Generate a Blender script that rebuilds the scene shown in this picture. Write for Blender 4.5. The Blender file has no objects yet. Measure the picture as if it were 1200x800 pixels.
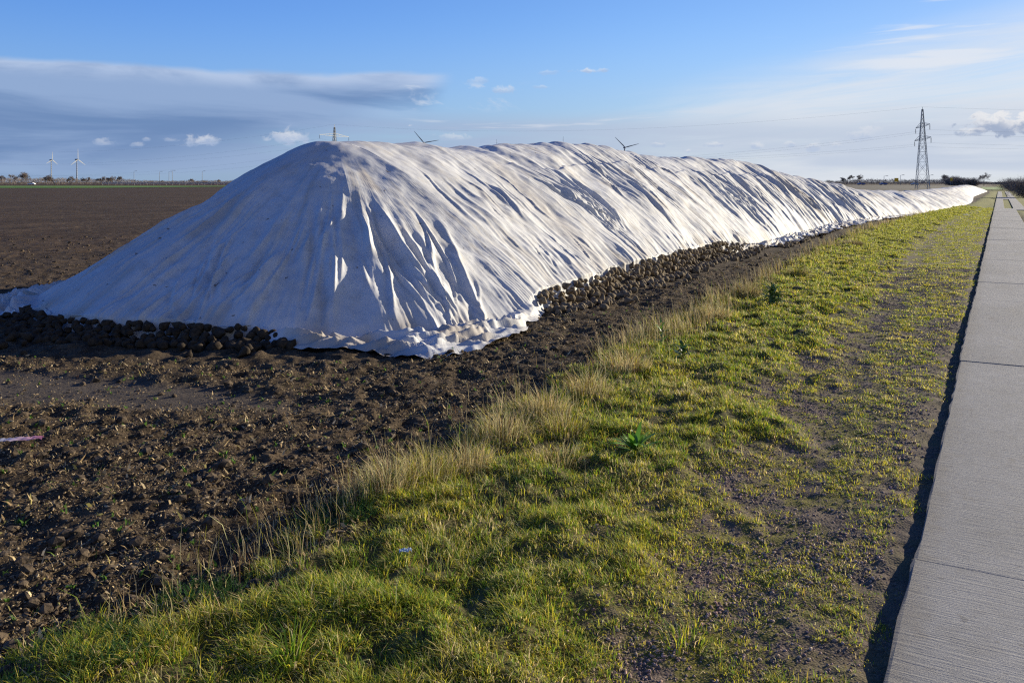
import bpy, math, random
import numpy as np
from mathutils import Vector, Matrix

rng = np.random.default_rng(7)
random.seed(7)
C = bpy.context.scene.collection
R_ = math.radians

# ------------------------------------------------------------------ layout
# Y runs along the concrete lane, X to its right, camera at the origin.
EXPO = .92
AXIS = math.atan(0.572)                       # the camera looks this far left of the lane
FX, FY = -math.sin(AXIS), math.cos(AXIS)
RX, RY = math.cos(AXIS), math.sin(AXIS)
CAMH = 1.7
SUN_AZ = AXIS * -1 + R_(55)                   # clockwise from +Y
SUN_EL = R_(13)


def spot(px, d, z=0.0):
    """world point on a bearing (px of a 1200 wide plan view) at depth d"""
    u = (px - 600) / 1000 * d
    return Vector((FX * d + RX * u, FY * d + RY * u, z))


# ------------------------------------------------------------------ noise
def _h(ix, iy, seed):
    h = (ix.astype(np.int64) * 374761393 + iy.astype(np.int64) * 668265263 + seed * 974634541) & 0xFFFFFFFF
    h = ((h ^ (h >> 13)) * 1274126177) & 0xFFFFFFFF
    h = ((h ^ (h >> 16)) * 2246822519) & 0xFFFFFFFF
    return (h ^ (h >> 15)) & 0xFFFFFFFF


def gn(x, y, seed=0):
    """gradient noise, about -1..1"""
    x = np.asarray(x, float); y = np.asarray(y, float)
    x, y = np.broadcast_arrays(x, y)
    ix = np.floor(x); iy = np.floor(y)
    fx = x - ix; fy = y - iy
    ux = fx * fx * fx * (fx * (fx * 6 - 15) + 10); uy = fy * fy * fy * (fy * (fy * 6 - 15) + 10)

    def g(dx, dy):
        a = _h(ix + dx, iy + dy, seed) * (2 * math.pi / 4294967296.0)
        return np.cos(a) * (fx - dx) + np.sin(a) * (fy - dy)
    n0 = g(0, 0) * (1 - ux) + g(1, 0) * ux
    n1 = g(0, 1) * (1 - ux) + g(1, 1) * ux
    return (n0 * (1 - uy) + n1 * uy) * 1.5


def fbm(x, y, o=4, seed=0, gain=.5, lac=2.03):
    s = 0; a = 1; t = 0
    for k in range(o):
        s = s + a * gn(np.asarray(x) * lac ** k + 17.3 * k, np.asarray(y) * lac ** k - 9.1 * k, seed + k)
        t += a; a *= gain
    return s / t * 1.3


def ridged(x, y, o=1, seed=0, p=1.5):
    s = 0; a = 1; t = 0
    for k in range(o):
        n = 1 - np.clip(np.abs(gn(np.asarray(x) * 2.1 ** k + 5.7 * k, np.asarray(y) * 2.1 ** k + 3.1 * k, seed + k)) * 1.6, 0, 1)
        s = s + a * n ** p
        t += a; a *= .5
    return s / t


def cell(x, y, seed=0):
    """distance to the nearest jittered cell point"""
    x = np.asarray(x, float); y = np.asarray(y, float)
    ix = np.floor(x); iy = np.floor(y)
    best = np.full(np.broadcast(x, y).shape, 9.0)
    for dx in (-1, 0, 1):
        for dy in (-1, 0, 1):
            a = _h(ix + dx, iy + dy, seed) / 4294967296.0
            b = _h(ix + dx, iy + dy, seed + 51) / 4294967296.0
            best = np.minimum(best, np.hypot(ix + dx + a - x, iy + dy + b - y))
    return best


def sst(a, b, x):
    t = np.clip((np.asarray(x, float) - a) / (b - a), 0, 1)
    return t * t * (3 - 2 * t)


# ------------------------------------------------------------------ mesh helpers
def mesh_np(name, V, F, cols=None, smooth=True, attrs=None):
    V = np.ascontiguousarray(V, dtype=np.float32); F = np.ascontiguousarray(F, dtype=np.int32)
    me = bpy.data.meshes.new(name)
    k = F.shape[1]
    me.vertices.add(len(V)); me.vertices.foreach_set('co', V.ravel())
    me.loops.add(F.size); me.loops.foreach_set('vertex_index', F.ravel())
    me.polygons.add(len(F))
    me.polygons.foreach_set('loop_start', np.arange(0, F.size, k, dtype=np.int32))
    me.polygons.foreach_set('loop_total', np.full(len(F), k, dtype=np.int32))
    me.polygons.foreach_set('use_smooth', np.full(len(F), smooth, dtype=bool))
    me.update(calc_edges=True)
    if cols is not None:
        a = me.color_attributes.new('Col', 'FLOAT_COLOR', 'POINT')
        c4 = np.ones((len(V), 4), np.float32); c4[:, :3] = cols
        a.data.foreach_set('color', c4.ravel())
    for n, v in (attrs or {}).items():
        a = me.attributes.new(n, 'FLOAT', 'POINT')
        a.data.foreach_set('value', np.ascontiguousarray(v, dtype=np.float32))
    return me


def link(name, me, mat=None, parent=None, loc=None):
    o = bpy.data.objects.new(name, me)
    C.objects.link(o)
    if mat is not None and me is not None and not me.materials:
        me.materials.append(mat)
    if parent is not None:
        o.parent = parent
    if loc is not None:
        o.location = loc
    return o


def tag(o, label=None, cat=None, group=None, kind=None):
    if label: o['label'] = label
    if cat: o['category'] = cat
    if group: o['group'] = group
    if kind: o['kind'] = kind
    return o


def thing(name, label, cat, loc=(0, 0, 0), rz=0, group=None):
    o = bpy.data.objects.new(name, None); C.objects.link(o)
    o.empty_display_size = .2
    o.location = loc; o.rotation_euler = (0, 0, rz)
    return tag(o, label, cat, group)


def grid_faces(nu, nv):
    i = np.arange(nu * nv).reshape(nu, nv)
    return np.stack([i[:-1, :-1], i[1:, :-1], i[1:, 1:], i[:-1, 1:]], -1).reshape(-1, 4)


class MB:
    """collects simple solids, then makes ONE mesh"""
    def __init__(s): s.v = []; s.f = []

    def add(s, vs, fs):
        b = len(s.v); s.v += [tuple(v) for v in vs]; s.f += [tuple(b + i for i in f) for f in fs]

    def beam(s, a, b, r0, r1=None, n=4, cap=True):
        a = Vector(a); b = Vector(b); r1 = r0 if r1 is None else r1
        d = (b - a).normalized()
        u = d.cross(Vector((0, 0, 1)))
        if u.length < 1e-3: u = Vector((1, 0, 0))
        u.normalize(); w = d.cross(u)
        vs = []
        for p, r in ((a, r0), (b, r1)):
            for k in range(n):
                t = 2 * math.pi * (k + .5) / n
                vs.append(p + u * (r * math.cos(t)) + w * (r * math.sin(t)))
        fs = [(k, (k + 1) % n, n + (k + 1) % n, n + k) for k in range(n)]
        if cap: fs += [tuple(range(n))[::-1], tuple(range(n, 2 * n))]
        s.add(vs, fs)

    def box(s, c, sz):
        x, y, z = c; a, b, h = sz[0] / 2, sz[1] / 2, sz[2] / 2
        vs = [(x + i * a, y + j * b, z + k * h) for k in (-1, 1) for j in (-1, 1) for i in (-1, 1)]
        s.add(vs, [(0, 2, 3, 1), (4, 5, 7, 6), (0, 1, 5, 4), (2, 6, 7, 3), (0, 4, 6, 2), (1, 3, 7, 5)])

    def prism(s, pts, y0, y1):
        """outline in x,z extruded along y"""
        n = len(pts)
        vs = [(p[0], y0, p[1]) for p in pts] + [(p[0], y1, p[1]) for p in pts]
        fs = [tuple(range(n)), tuple(range(n, 2 * n))[::-1]] + [(k, n + k, n + (k + 1) % n, (k + 1) % n) for k in range(n)]
        s.add(vs, fs)

    def make(s, name, mat, parent=None, loc=None, smooth=False):
        me = bpy.data.meshes.new(name)
        me.from_pydata(s.v, [], s.f); me.update()
        for p in me.polygons: p.use_smooth = smooth
        return link(name, me, mat, parent, loc)


# ------------------------------------------------------------------ materials
class NT:
    def __init__(s, tree): s.t = tree; s.n = tree.nodes; s.l = tree.links

    def new(s, typ, **kw):
        n = s.n.new(typ)
        for k, v in kw.items(): setattr(n, k, v)
        return n

    def put(s, sock, v):
        if v is None: return
        if hasattr(v, 'links') or isinstance(v, bpy.types.NodeSocket): s.l.new(v, sock)
        else:
            if hasattr(sock.default_value, '__len__') and not hasattr(v, '__len__'): v = (v,) * len(sock.default_value)
            if hasattr(v, '__len__') and len(sock.default_value) == 4 and len(v) == 3: v = (*v, 1)
            sock.default_value = v

    def m(s, op, a, b=None, c=None, clamp=False):
        n = s.new('ShaderNodeMath', operation=op, use_clamp=clamp)
        s.put(n.inputs[0], a)
        if b is not None: s.put(n.inputs[1], b)
        if c is not None: s.put(n.inputs[2], c)
        return n.outputs[0]

    def ss(s, a, b, x, lo=0., hi=1.):
        n = s.new('ShaderNodeMapRange', interpolation_type='SMOOTHSTEP')
        s.put(n.inputs[0], x); s.put(n.inputs[1], a); s.put(n.inputs[2], b)
        n.inputs[3].default_value = lo; n.inputs[4].default_value = hi
        return n.outputs[0]

    def mix(s, f, a, b):
        n = s.new('ShaderNodeMix', data_type='RGBA')
        s.put(n.inputs[0], f); s.put(n.inputs[6], a); s.put(n.inputs[7], b)
        return n.outputs[2]

    def noise(s, vec, scale, detail=4, rough=.55, dist=0.):
        n = s.new('ShaderNodeTexNoise')
        if vec is not None: s.l.new(vec, n.inputs['Vector'])
        n.inputs['Scale'].default_value = scale; n.inputs['Detail'].default_value = detail
        n.inputs['Roughness'].default_value = rough; n.inputs['Distortion'].default_value = dist
        return n.outputs[0]

    def vscale(s, vec, sc, off=(0, 0, 0)):
        n = s.new('ShaderNodeMapping')
        s.l.new(vec, n.inputs[0]); n.inputs['Scale'].default_value = sc; n.inputs['Location'].default_value = off
        return n.outputs[0]

    def comb(s, x, y, z=0.):
        n = s.new('ShaderNodeCombineXYZ')
        s.put(n.inputs[0], x); s.put(n.inputs[1], y); s.put(n.inputs[2], z)
        return n.outputs[0]

    def attr(s, name, col=False):
        n = s.new('ShaderNodeAttribute', attribute_name=name)
        return n.outputs['Color'] if col else n.outputs['Fac']

    def bump(s, h, strength, dist):
        n = s.new('ShaderNodeBump')
        n.inputs['Strength'].default_value = strength; n.inputs['Distance'].default_value = dist
        s.l.new(h, n.inputs['Height'])
        return n.outputs[0]


def newmat(name, col=None, rough=.9, spec=.2, metal=0.):
    m = bpy.data.materials.new(name); m.use_nodes = True
    T = NT(m.node_tree)
    b = T.n['Principled BSDF']
    b.inputs['Roughness'].default_value = rough
    b.inputs['Specular IOR Level'].default_value = spec
    b.inputs['Metallic'].default_value = metal
    if col is not None: T.put(b.inputs['Base Color'], col)
    return m, T, b


def varmat(name, c0, c1, scale, rough=.9, spec=.2, bump=.3, bd=.01, detail=5):
    m, T, b = newmat(name, None, rough, spec)
    co = T.new('ShaderNodeTexCoord').outputs['Object']
    n = T.noise(co, scale, detail, .6)
    T.put(b.inputs['Base Color'], T.mix(T.ss(.35, .65, n), c0, c1))
    if bump: T.put(b.inputs['Normal'], T.bump(T.noise(co, scale * 2.3, 5, .65), bump, bd))
    return m


def leafmat(name, trans=.35, rough=.6, spec=.25):
    """vertex coloured leaf, part of the light passing through"""
    m, T, b = newmat(name, None, rough, spec)
    c = T.attr('Col', True)
    T.put(b.inputs['Base Color'], c)
    tr = T.new('ShaderNodeBsdfTranslucent'); T.put(tr.inputs[0], c)
    mx = T.new('ShaderNodeMixShader'); mx.inputs[0].default_value = trans
    T.l.new(b.outputs[0], mx.inputs[1]); T.l.new(tr.outputs[0], mx.inputs[2])
    T.l.new(mx.outputs[0], T.n['Material Output'].inputs[0])
    return m


def soil_material():
    m, T, b = newmat('soil', None, .95, .1)
    co = T.new('ShaderNodeTexCoord').outputs['Object']
    big = T.noise(co, .35, 3, .5)
    mid = T.noise(co, 6, 5, .65)
    fine = T.noise(co, 38, 5, .7)
    c = T.mix(T.ss(.35, .68, mid), (.024, .0165, .0105), (.11, .078, .047))
    c = T.mix(T.ss(.5, .75, fine), c, (.20, .145, .086))
    c = T.mix(T.m('MULTIPLY', T.ss(.42, .68, big), .45), c, (.055, .041, .027))
    fl = T.ss(.63, .70, T.noise(T.vscale(co, (55, 26, 55)), 1, 2, .5))
    fl = T.m('MULTIPLY', fl, T.ss(.45, .6, T.noise(co, 3.1, 3, .6)))
    c = T.mix(T.m('MULTIPLY', fl, .8), c, (.26, .20, .105))
    pale = T.attr('mud')
    c = T.mix(T.m('MULTIPLY', pale, .9), c, T.mix(mid, (.075, .06, .048), (.115, .095, .075)))
    fld = T.attr('far')
    rows = T.noise(T.vscale(co, (.5, .06, 1)), 1.2, 4, .6)
    c2 = T.mix(T.ss(.3, .7, rows), (.055, .036, .023), (.095, .064, .040))
    c2 = T.mix(T.m('MULTIPLY', T.ss(.6, .68, T.noise(T.vscale(co, (5, 5, 5)), 1, 3, .6)), .6), c2, (.24, .18, .095))
    c2 = T.mix(T.ss(.5, .62, T.noise(T.vscale(co, (3.1, 2.6, 3)), 1, 4, .6), 0, .55), c2, (.024, .017, .012))
    c = T.mix(fld, c, c2)
    T.put(b.inputs['Base Color'], c)
    hb = T.m('ADD', T.m('MULTIPLY', mid, .5), T.m('MULTIPLY', fine, .6))
    T.put(b.inputs['Normal'], T.bump(hb, 1.0, .035))
    return m


def verge_material():
    m, T, b = newmat('verge_earth', None, .95, .1)
    co = T.new('ShaderNodeTexCoord').outputs['Object']
    mid = T.noise(co, 9, 5, .65); fine = T.noise(co, 70, 4, .7)
    thatch = T.mix(T.ss(.35, .65, mid), (.04, .036, .014), (.11, .096, .033))
    thatch = T.mix(T.ss(.5, .72, fine), thatch, (.19, .165, .07))
    vor = T.new('ShaderNodeTexVoronoi'); vor.inputs['Scale'].default_value = 85
    T.l.new(co, vor.inputs['Vector'])
    grav = T.mix(vor.outputs['Color'], (.05, .036, .027), (.18, .135, .10))
    grav = T.mix(T.ss(.48, .62, T.noise(co, 3.2, 4, .6)), grav, (.115, .09, .065))
    moss = T.mix(fine, (.07, .07, .012), (.22, .19, .03))
    gm = T.attr('gravel')
    mo = T.m('MULTIPLY', T.ss(.45, .56, T.noise(T.vscale(co, (1.25, .8, 1)), 4.5, 6, .70)), T.attr('moss'))
    c = T.mix(gm, thatch, T.mix(T.m('MULTIPLY', mo, .85), grav, moss))
    c = T.mix(T.attr('far'), c, T.mix(T.noise(co, .12, 4, .6), (.12, .14, .022), (.22, .19, .04)))
    T.put(b.inputs['Base Color'], c)
    hb = T.m('ADD', T.m('MULTIPLY', T.m('SUBTRACT', .5, vor.outputs['Distance']), .8), T.m('MULTIPLY', fine, .5))
    T.put(b.inputs['Normal'], T.bump(hb, .5, .007))
    return m


def concrete_material():
    m, T, b = newmat('concrete', None, .88, .25)
    co = T.new('ShaderNodeTexCoord').outputs['Object']
    big = T.noise(T.vscale(co, (1, .5, 1)), .9, 4, .6); mid = T.noise(co, 9, 6, .65); fine = T.noise(co, 160, 3, .7)
    brush = T.noise(T.vscale(co, (3.2, 46, 1)), 1.6, 4, .65)
    c = T.mix(T.ss(.3, .7, big), (.205, .20, .19), (.28, .274, .262))
    c = T.mix(T.ss(.4, .75, mid, 0, .55), c, (.185, .176, .16))
    c = T.mix(T.ss(.52, .7, fine, 0, .5), c, (.42, .40, .36))
    c = T.mix(T.ss(.52, .66, brush, 0, .38), c, (.20, .19, .172))
    spots = T.ss(.70, .74, T.noise(co, 21, 2, .5))
    c = T.mix(T.m('MULTIPLY', spots, .5), c, (.12, .11, .10))
    c = T.mix(T.m('MULTIPLY', T.attr('stain'), .75), c, (.115, .105, .092))
    sx = T.new('ShaderNodeSeparateXYZ'); T.l.new(co, sx.inputs[0])
    edge = T.ss(-.20, -.335, T.m('ADD', sx.outputs[0], T.m('MULTIPLY', T.m('SUBTRACT', mid, .5), .35)))
    c = T.mix(T.m('MULTIPLY', edge, .6), c, (.17, .15, .12))
    mudp = T.ss(.60, .70, T.noise(T.vscale(co, (1.4, .5, 1)), 2.6, 6, .68))
    c = T.mix(T.m('MULTIPLY', mudp, .45), c, (.15, .125, .095))
    pat = T.ss(.56, .64, T.noise(T.vscale(co, (.9, .35, 1)), 1.7, 5, .62))
    c = T.mix(T.m('MULTIPLY', pat, .35), c, (.20, .185, .16))
    T.put(b.inputs['Base Color'], c)
    T.put(b.inputs['Normal'], T.bump(T.m('ADD', T.m('MULTIPLY', brush, 1.3), T.m('MULTIPLY', fine, .6)), .7, .007))
    return m


def tarp_material():
    m, T, b = newmat('fleece', None, .72, .25)
    co = T.new('ShaderNodeTexCoord').outputs['Object']
    big = T.noise(co, .7, 5, .6); mid = T.noise(co, 4.5, 6, .65)
    weave = T.noise(co, 240, 2, .6)
    al, dw = T.attr('along'), T.attr('down')
    wr = T.noise(T.comb(T.m('MULTIPLY', al, 9), T.m('MULTIPLY', dw, 1.6), .3), 1., 5, .62, .8)
    wr2 = T.noise(T.comb(T.m('MULTIPLY', al, 30), T.m('MULTIPLY', dw, 7), .9), 1., 4, .6, .8)
    crs = T.m('ABSOLUTE', T.m('SUBTRACT', wr, .5))
    streak = T.noise(T.comb(T.m('MULTIPLY', al, 3.2), T.m('MULTIPLY', dw, .55), 4.4), 1., 5, .65, .3)
    c = T.mix(T.ss(.3, .7, big), (.46, .46, .462), (.56, .56, .556))
    c = T.mix(T.ss(.46, .72, mid, 0, .62), c, (.42, .40, .37))
    c = T.mix(T.ss(.50, .70, streak, 0, .72), c, (.42, .39, .345))
    c = T.mix(T.m('MULTIPLY', T.attr('dirt'), .8), c, T.mix(mid, (.22, .165, .105), (.42, .34, .25)))
    sp = T.ss(.70, .73, T.noise(co, 9.5, 3, .55))
    c = T.mix(T.m('MULTIPLY', sp, .75), c, (.12, .09, .06))
    T.put(b.inputs['Base Color'], c)
    nb = T.m('ADD', T.m('MULTIPLY', T.noise(co, 9, 3, .5), .35), T.m('MULTIPLY', weave, .0))
    nb = T.m('ADD', nb, T.m('MULTIPLY', T.m('ADD', T.m('MULTIPLY', crs, -1.1), T.m('MULTIPLY', wr2, .12)), T.ss(.5, 2.2, dw)))
    T.put(b.inputs['Normal'], T.bump(nb, .55, .014))
    tr = T.new('ShaderNodeBsdfTranslucent'); T.put(tr.inputs[0], (.75, .74, .72))
    mx = T.new('ShaderNodeMixShader'); mx.inputs[0].default_value = .0
    T.l.new(b.outputs[0], mx.inputs[1]); T.l.new(tr.outputs[0], mx.inputs[2])
    T.l.new(mx.outputs[0], T.n['Material Output'].inputs[0])
    return m


def beet_material(name, c0, c1, c2=(.13, .098, .06)):
    m, T, b = newmat(name, None, .9, .15)
    co = T.new('ShaderNodeTexCoord').outputs['Object']
    oi = T.new('ShaderNodeObjectInfo').outputs['Random']
    n = T.noise(co, 16, 5, .7)
    c = T.mix(T.ss(.35, .65, n), c0, c1)
    c = T.mix(T.m('MULTIPLY', oi, .45), c, c2)
    T.put(b.inputs['Base Color'], c)
    T.put(b.inputs['Normal'], T.bump(T.noise(co, 45, 4, .7), .6, .01))
    return m


M = dict(
    soil=soil_material(), verge=verge_material(), concrete=concrete_material(), tarp=tarp_material(),
    shadebeet=beet_material('shaded_beet_skin', (.022, .016, .011), (.058, .042, .027), (.05, .037, .024)),  # darker copy of the beet skin, the front row's shade put into its colour
    beet=beet_material('beet_skin', (.085, .062, .038), (.26, .20, .122)),
    heap=varmat('beet_mound', (.035, .026, .017), (.12, .09, .055), 12, bump=.8, bd=.02),
    clod=varmat('clod', (.030, .021, .014), (.115, .083, .052), 18, bump=.7, bd=.01),
    stone=None, grass=leafmat('grass_blade', .5), dry=leafmat('dry_blade', .3, .7, .15),
    leaf=leafmat('broad_leaf', .35, .45, .4), litter=leafmat('crop_litter', .15, .8, .15),
    bark=varmat('bark', (.05, .042, .034), (.10, .085, .068), 3, bump=0),
    twig=varmat('twig', (.15, .12, .10), (.27, .22, .18), 2, bump=0),
    steel=varmat('galvanised', (.24, .24, .22), (.36, .355, .32), 1.2, rough=.6, spec=.4, bump=0),
    pale=newmat('pale_coating', (.38, .39, .41), .5, .4)[0],
    dark=newmat('dark_coating', (.05, .055, .06), .5, .4)[0],
    red=newmat('red_coating', (.5, .10, .07), .5, .4)[0],
    wire=newmat('cable', (.10, .10, .11), .5, .4)[0],
    yellow=newmat('yellow_board', (.75, .42, .02), .5, .4)[0],
    blue=newmat('blue_paint', (.03, .09, .28), .3, .5)[0],
    silver=newmat('silver_paint', (.35, .37, .4), .3, .5)[0],
    white=newmat('white_paint', (.75, .75, .75), .35, .5)[0],
    glass=newmat('car_glass', (.02, .025, .03), .08, .5)[0],
    tyre=newmat('tyre', (.02, .02, .02), .85, .2)[0],
    rail=newmat('rail_steel', (.22, .30, .42), .5, .4)[0],
    asphalt=varmat('asphalt', (.045, .045, .047), (.06, .06, .062), 2, bump=0),
    brick=newmat('roof_tile', (.32, .14, .09), .8, .2)[0],
    film=leafmat('plastic_film', .3, .35, .5),
)
sm, sT, sb = newmat('stone', None, .85, .25)
sT.put(sb.inputs['Base Color'], sT.attr('Col', True)); M['stone'] = sm


# ------------------------------------------------------------------ plan of the place
def edge_x(Y):            # field / verge border
    Y = np.asarray(Y, float)
    return np.interp(Y, [-60, 1.5, 2.6, 3.6, 5.4, 12.4, 22, 31, 47, 64, 80, 150, 400], [-2.80, -2.80, -2.84, -2.99, -3.06, -3.5, -3.95, -4.2, -3.8, -2.6, -1.9, -1.6, -1.6]) + .16 * gn(Y * .55, Y * 0 + 3.3, 91) + .08 * gn(Y * 2.1, Y * 0 + 8.3, 92)


def gravel_x(Y):          # dense grass / trodden gravel border
    Y = np.asarray(Y, float)
    return np.interp(Y, [-60, 2, 8, 24, 45, 64, 90, 200], [-1.35, -1.38, -1.62, -2.2, -2.2, -1.4, -.9, -.8])


SLAB_L, SLAB_R, SLAB_Z = -.335, .86, .016


def ground(X, Y):
    X = np.asarray(X, float); Y = np.asarray(Y, float)
    r = np.hypot(X, Y)
    ex = edge_x(Y); gx = gravel_x(Y)
    wob = .22 * gn(X * 1.3, Y * .9, 14) + .10 * gn(X * 5, Y * 4, 15)
    verge = sst(-.22, .22, X - ex + wob)
    grav = sst(-.35, .35, X - gx + .55 * fbm(X * 1.6, Y * 1.1, 3, 16))
    nearf = 1 / (1 + (r / 28.) ** 2)
    # tilled soil
    rough = ridged(X * 2.7, Y * 2.3, 2, 20, 1.2) * .050 + (1 - np.clip(cell(X * 6.5, Y * 6.5, 23), 0, 1)) * .030 + fbm(X * 13, Y * 13, 3, 26) * .014
    ruts = .040 * ridged((X * .97 + Y * .24) * 1.35, (Y * .97 - X * .24) * .22, 1, 28, 1.5)
    mud = sst(1.5, .7, np.hypot((X + 7.2) / 2.2, (Y - 4.35) / .42 - (X + 7.2) * .55) + .3 * fbm(X * 2, Y * 2, 3, 33))
    zf = -.095 + (rough * (1 - .85 * mud) + ruts * (1 - .6 * mud)) * np.clip(nearf * 1.3, 0, 1) + .03 * fbm(X * .5, Y * .5, 2, 30) + .02 * mud
    # sods
    tus = fbm(X * 2.2, Y * 1.8, 4, 40)
    zv = .045 + .050 * tus + .030 * fbm(X * 6, Y * 5, 3, 44)
    zg = -.022 + .016 * fbm(X * 1.4, Y * .6, 3, 47) + .012 * fbm(X * 6, Y * 6, 3, 48) - .018 * np.exp(-((X - gx - .42) / .2) ** 2)
    zs = zv * (1 - grav) + zg * grav
    gut = np.exp(-((X - SLAB_L + .04) / .09) ** 2)
    zs = zs - .010 * gut
    under = sst(-.325, -.27, X) * sst(.95, .86, X)
    zs = zs * (1 - under) + np.where(Y < 57, -.10, -.03) * under
    z = zf * (1 - verge) + zs * verge
    moss = np.clip(sst(-.55, -.9, X) * 1.0 + .25, 0, 1)
    z = np.where(r > 180, z * 0 - .02, z)
    return z, verge, grav, mud, moss


# ------------------------------------------------------------------ the ground sheet
def build_ground():
    view = np.arange(-42, 42.01, .17)
    rest = np.arange(46, 314.1, 4.0)
    ang = np.radians(np.concatenate([view, rest]))           # clockwise from the camera axis
    rad = [.35]
    while rad[-1] < 9000:
        r = rad[-1]
        k = 1.006 if r < 2.2 else 1.0042 if r < 16 else 1.008 if r < 60 else 1.03 if r < 300 else 1.15
        rad.append(r * k)
    rad = np.array(rad)
    A, Rr = np.meshgrid(ang, rad, indexing='ij')
    d = Rr * np.cos(A); u = Rr * np.sin(A)
    X = FX * d + RX * u; Y = FY * d + RY * u
    z, verge, grav, mud, moss = ground(X, Y)
    na, nr = A.shape
    idx = np.arange(na * nr).reshape(na, nr)
    nx = np.roll(idx, -1, axis=0)
    F = np.stack([idx[:, :-1], idx[:, 1:], nx[:, 1:], nx[:, :-1]], -1).reshape(-1, 4)
    V = np.stack([X, Y, z], -1).reshape(-1, 3)
    far_s = sst(13, 30, Rr).ravel() * sst(-6, -9, X).ravel()
    far_s = np.maximum(far_s, sst(60, 90, Rr).ravel())
    far_v = sst(40, 62, Rr).ravel()
    at = dict(gravel=grav.ravel(), mud=mud.ravel(), moss=moss.ravel())
    vc = V[F].mean(1)
    fv = verge.ravel()[F].mean(1) > .5
    rc = np.hypot(vc[:, 0], vc[:, 1])
    isv = fv
    first = None
    for nm, sel, mt, far in (('ploughed_field', ~isv, M['soil'], far_s), ('grass_verge', isv, M['verge'], far_v)):
        f = F[sel]
        used, inv = np.unique(f, return_inverse=True)
        if nm == 'grass_verge':
            # the whole patch left of the hub too: close the hole under the camera
            pass
        me = mesh_np(nm, V[used], inv.reshape(-1, 4), None, True, {k: v[used] for k, v in {**at, 'far': far}.items()})
        o = link(nm, me, mt); tag(o, kind='structure')
        o['label'] = {'ploughed_field': 'dark brown tilled field with clods and crop residue left of the verge',
                      'grass_verge': 'grass and gravel verge between the field and the concrete lane'}[nm]


build_ground()


# ------------------------------------------------------------------ the lane
def build_lane():
    V = []; F = []; S = []

    def slab(x0, x1, y0, y1, zt, cols=10, rows=14):
        b = len(V)
        # rim slightly rounded: inner grid on top, skirt down
        xs = [x0, x0 + .012] + list(np.linspace(x0 + .06, x1 - .06, cols)) + [x1 - .012, x1]
        ys = [y0, y0 + .004] + list(np.linspace(y0 + .06, y1 - .06, rows)) + [y1 - .004, y1]
        for j, y in enumerate(ys):
            for i, x in enumerate(xs):
                e = min(i, len(xs) - 1 - i, j, len(ys) - 1 - j)
                chip = .004 * random.random() if e == 0 else 0
                z = zt - (.003 + chip if e == 0 else 0.0)
                dx = (random.random() - .5) * .012 if i in (0, len(xs) - 1) else 0
                V.append((x + dx, y, z))
                S.append(1.0 if e == 0 else .12 * random.random() if (j in (1, len(ys) - 2)) else 0.0)
        nx, ny = len(xs), len(ys)
        for j in range(ny - 1):
            for i in range(nx - 1):
                a = b + j * nx + i
                F.append((a, a + 1, a + nx + 1, a + nx))
        ring = [b + i for i in range(nx)] + [b + j * nx + nx - 1 for j in range(1, ny)] + [b + (ny - 1) * nx + i for i in range(nx - 2, -1, -1)] + [b + j * nx for j in range(ny - 2, 0, -1)]
        low = []
        for k in ring:
            low.append(len(V)); V.append((V[k][0], V[k][1], zt - .16)); S.append(.9)
        n = len(ring)
        for k in range(n):
            F.append((ring[(k + 1) % n], ring[k], low[k], low[(k + 1) % n]))

    y = 6.66 - 2.45 * 5; k = 0
    while y < 59:
        L = 2.45
        slab(SLAB_L + .006 * math.sin(k * 1.7), SLAB_R, y + .0006, y + L - .0006, SLAB_Z + .003 * math.sin(k * 2.3))
        y += L; k += 1
    slab(SLAB_L, 9.0, y + .006, y + 3.2, SLAB_Z, 30, 8)          # the cross slab at the field entrance
    y += 3.2; y0 = y
    while y < 96:
        for a, c in ((SLAB_L, .24), (.74, 1.42)):
            slab(a, c, y + .006, y + 2.1, SLAB_Z, 4, 4)
        y += 2.106
    slab(SLAB_L, 1.42, y, y + 14, SLAB_Z, 4, 4); y += 14.006
    for k in range(14):
        for a, c in ((SLAB_L, .24), (.74, 1.42)):
            slab(a, c, y, y + 4.99, SLAB_Z, 3, 3)
        y += 5
    me = bpy.data.meshes.new('concrete_lane')
    me.from_pydata(V, [], F); me.update()
    a = me.attributes.new('stain', 'FLOAT', 'POINT'); a.data.foreach_set('value', np.array(S, np.float32))
    o = link('concrete_lane', me, M['concrete'])
    tag(o, 'grey concrete slab lane with cross joints running into the distance', kind='structure')


build_lane()

# ------------------------------------------------------------------ the covered heap
P0 = np.array([-8.9, 10.1])
YK = [10.1, 12.5, 14.2, 17.5, 23.6, 30, 33.6, 37.6, 42.7, 46.5, 52, 89, 163, 190]
HK = [2.38, 2.38, 2.40, 2.60, 2.50, 2.52, 2.50, 2.12, 1.78, 1.36, 1.24, 1.08, 1.12, .6]
RXK = ([10.1, 30, 34, 38, 42.7, 46.5, 52, 58, 90, 165, 190], [-8.9, -8.95, -8.8, -8.2, -7.5, -6.6, -5.7, -5.3, -5.0, -4.3, -4.0])
RFK = ([10.1, 12, 16, 30, 36, 40, 46, 52, 58, 120, 180], [-5.15, -5.2, -5.35, -5.8, -5.75, -5.5, -4.6, -3.5, -2.95, -2.7, -2.1])
PH = np.radians([0, 23, 37, 57, 77, 94.7, 112, 130, 147, 165, 180])
PR = np.array([3.75, 3.80, 3.98, 4.10, 4.15, 4.33, 4.33, 4.25, 4.2, 3.95, 3.8])


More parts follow.
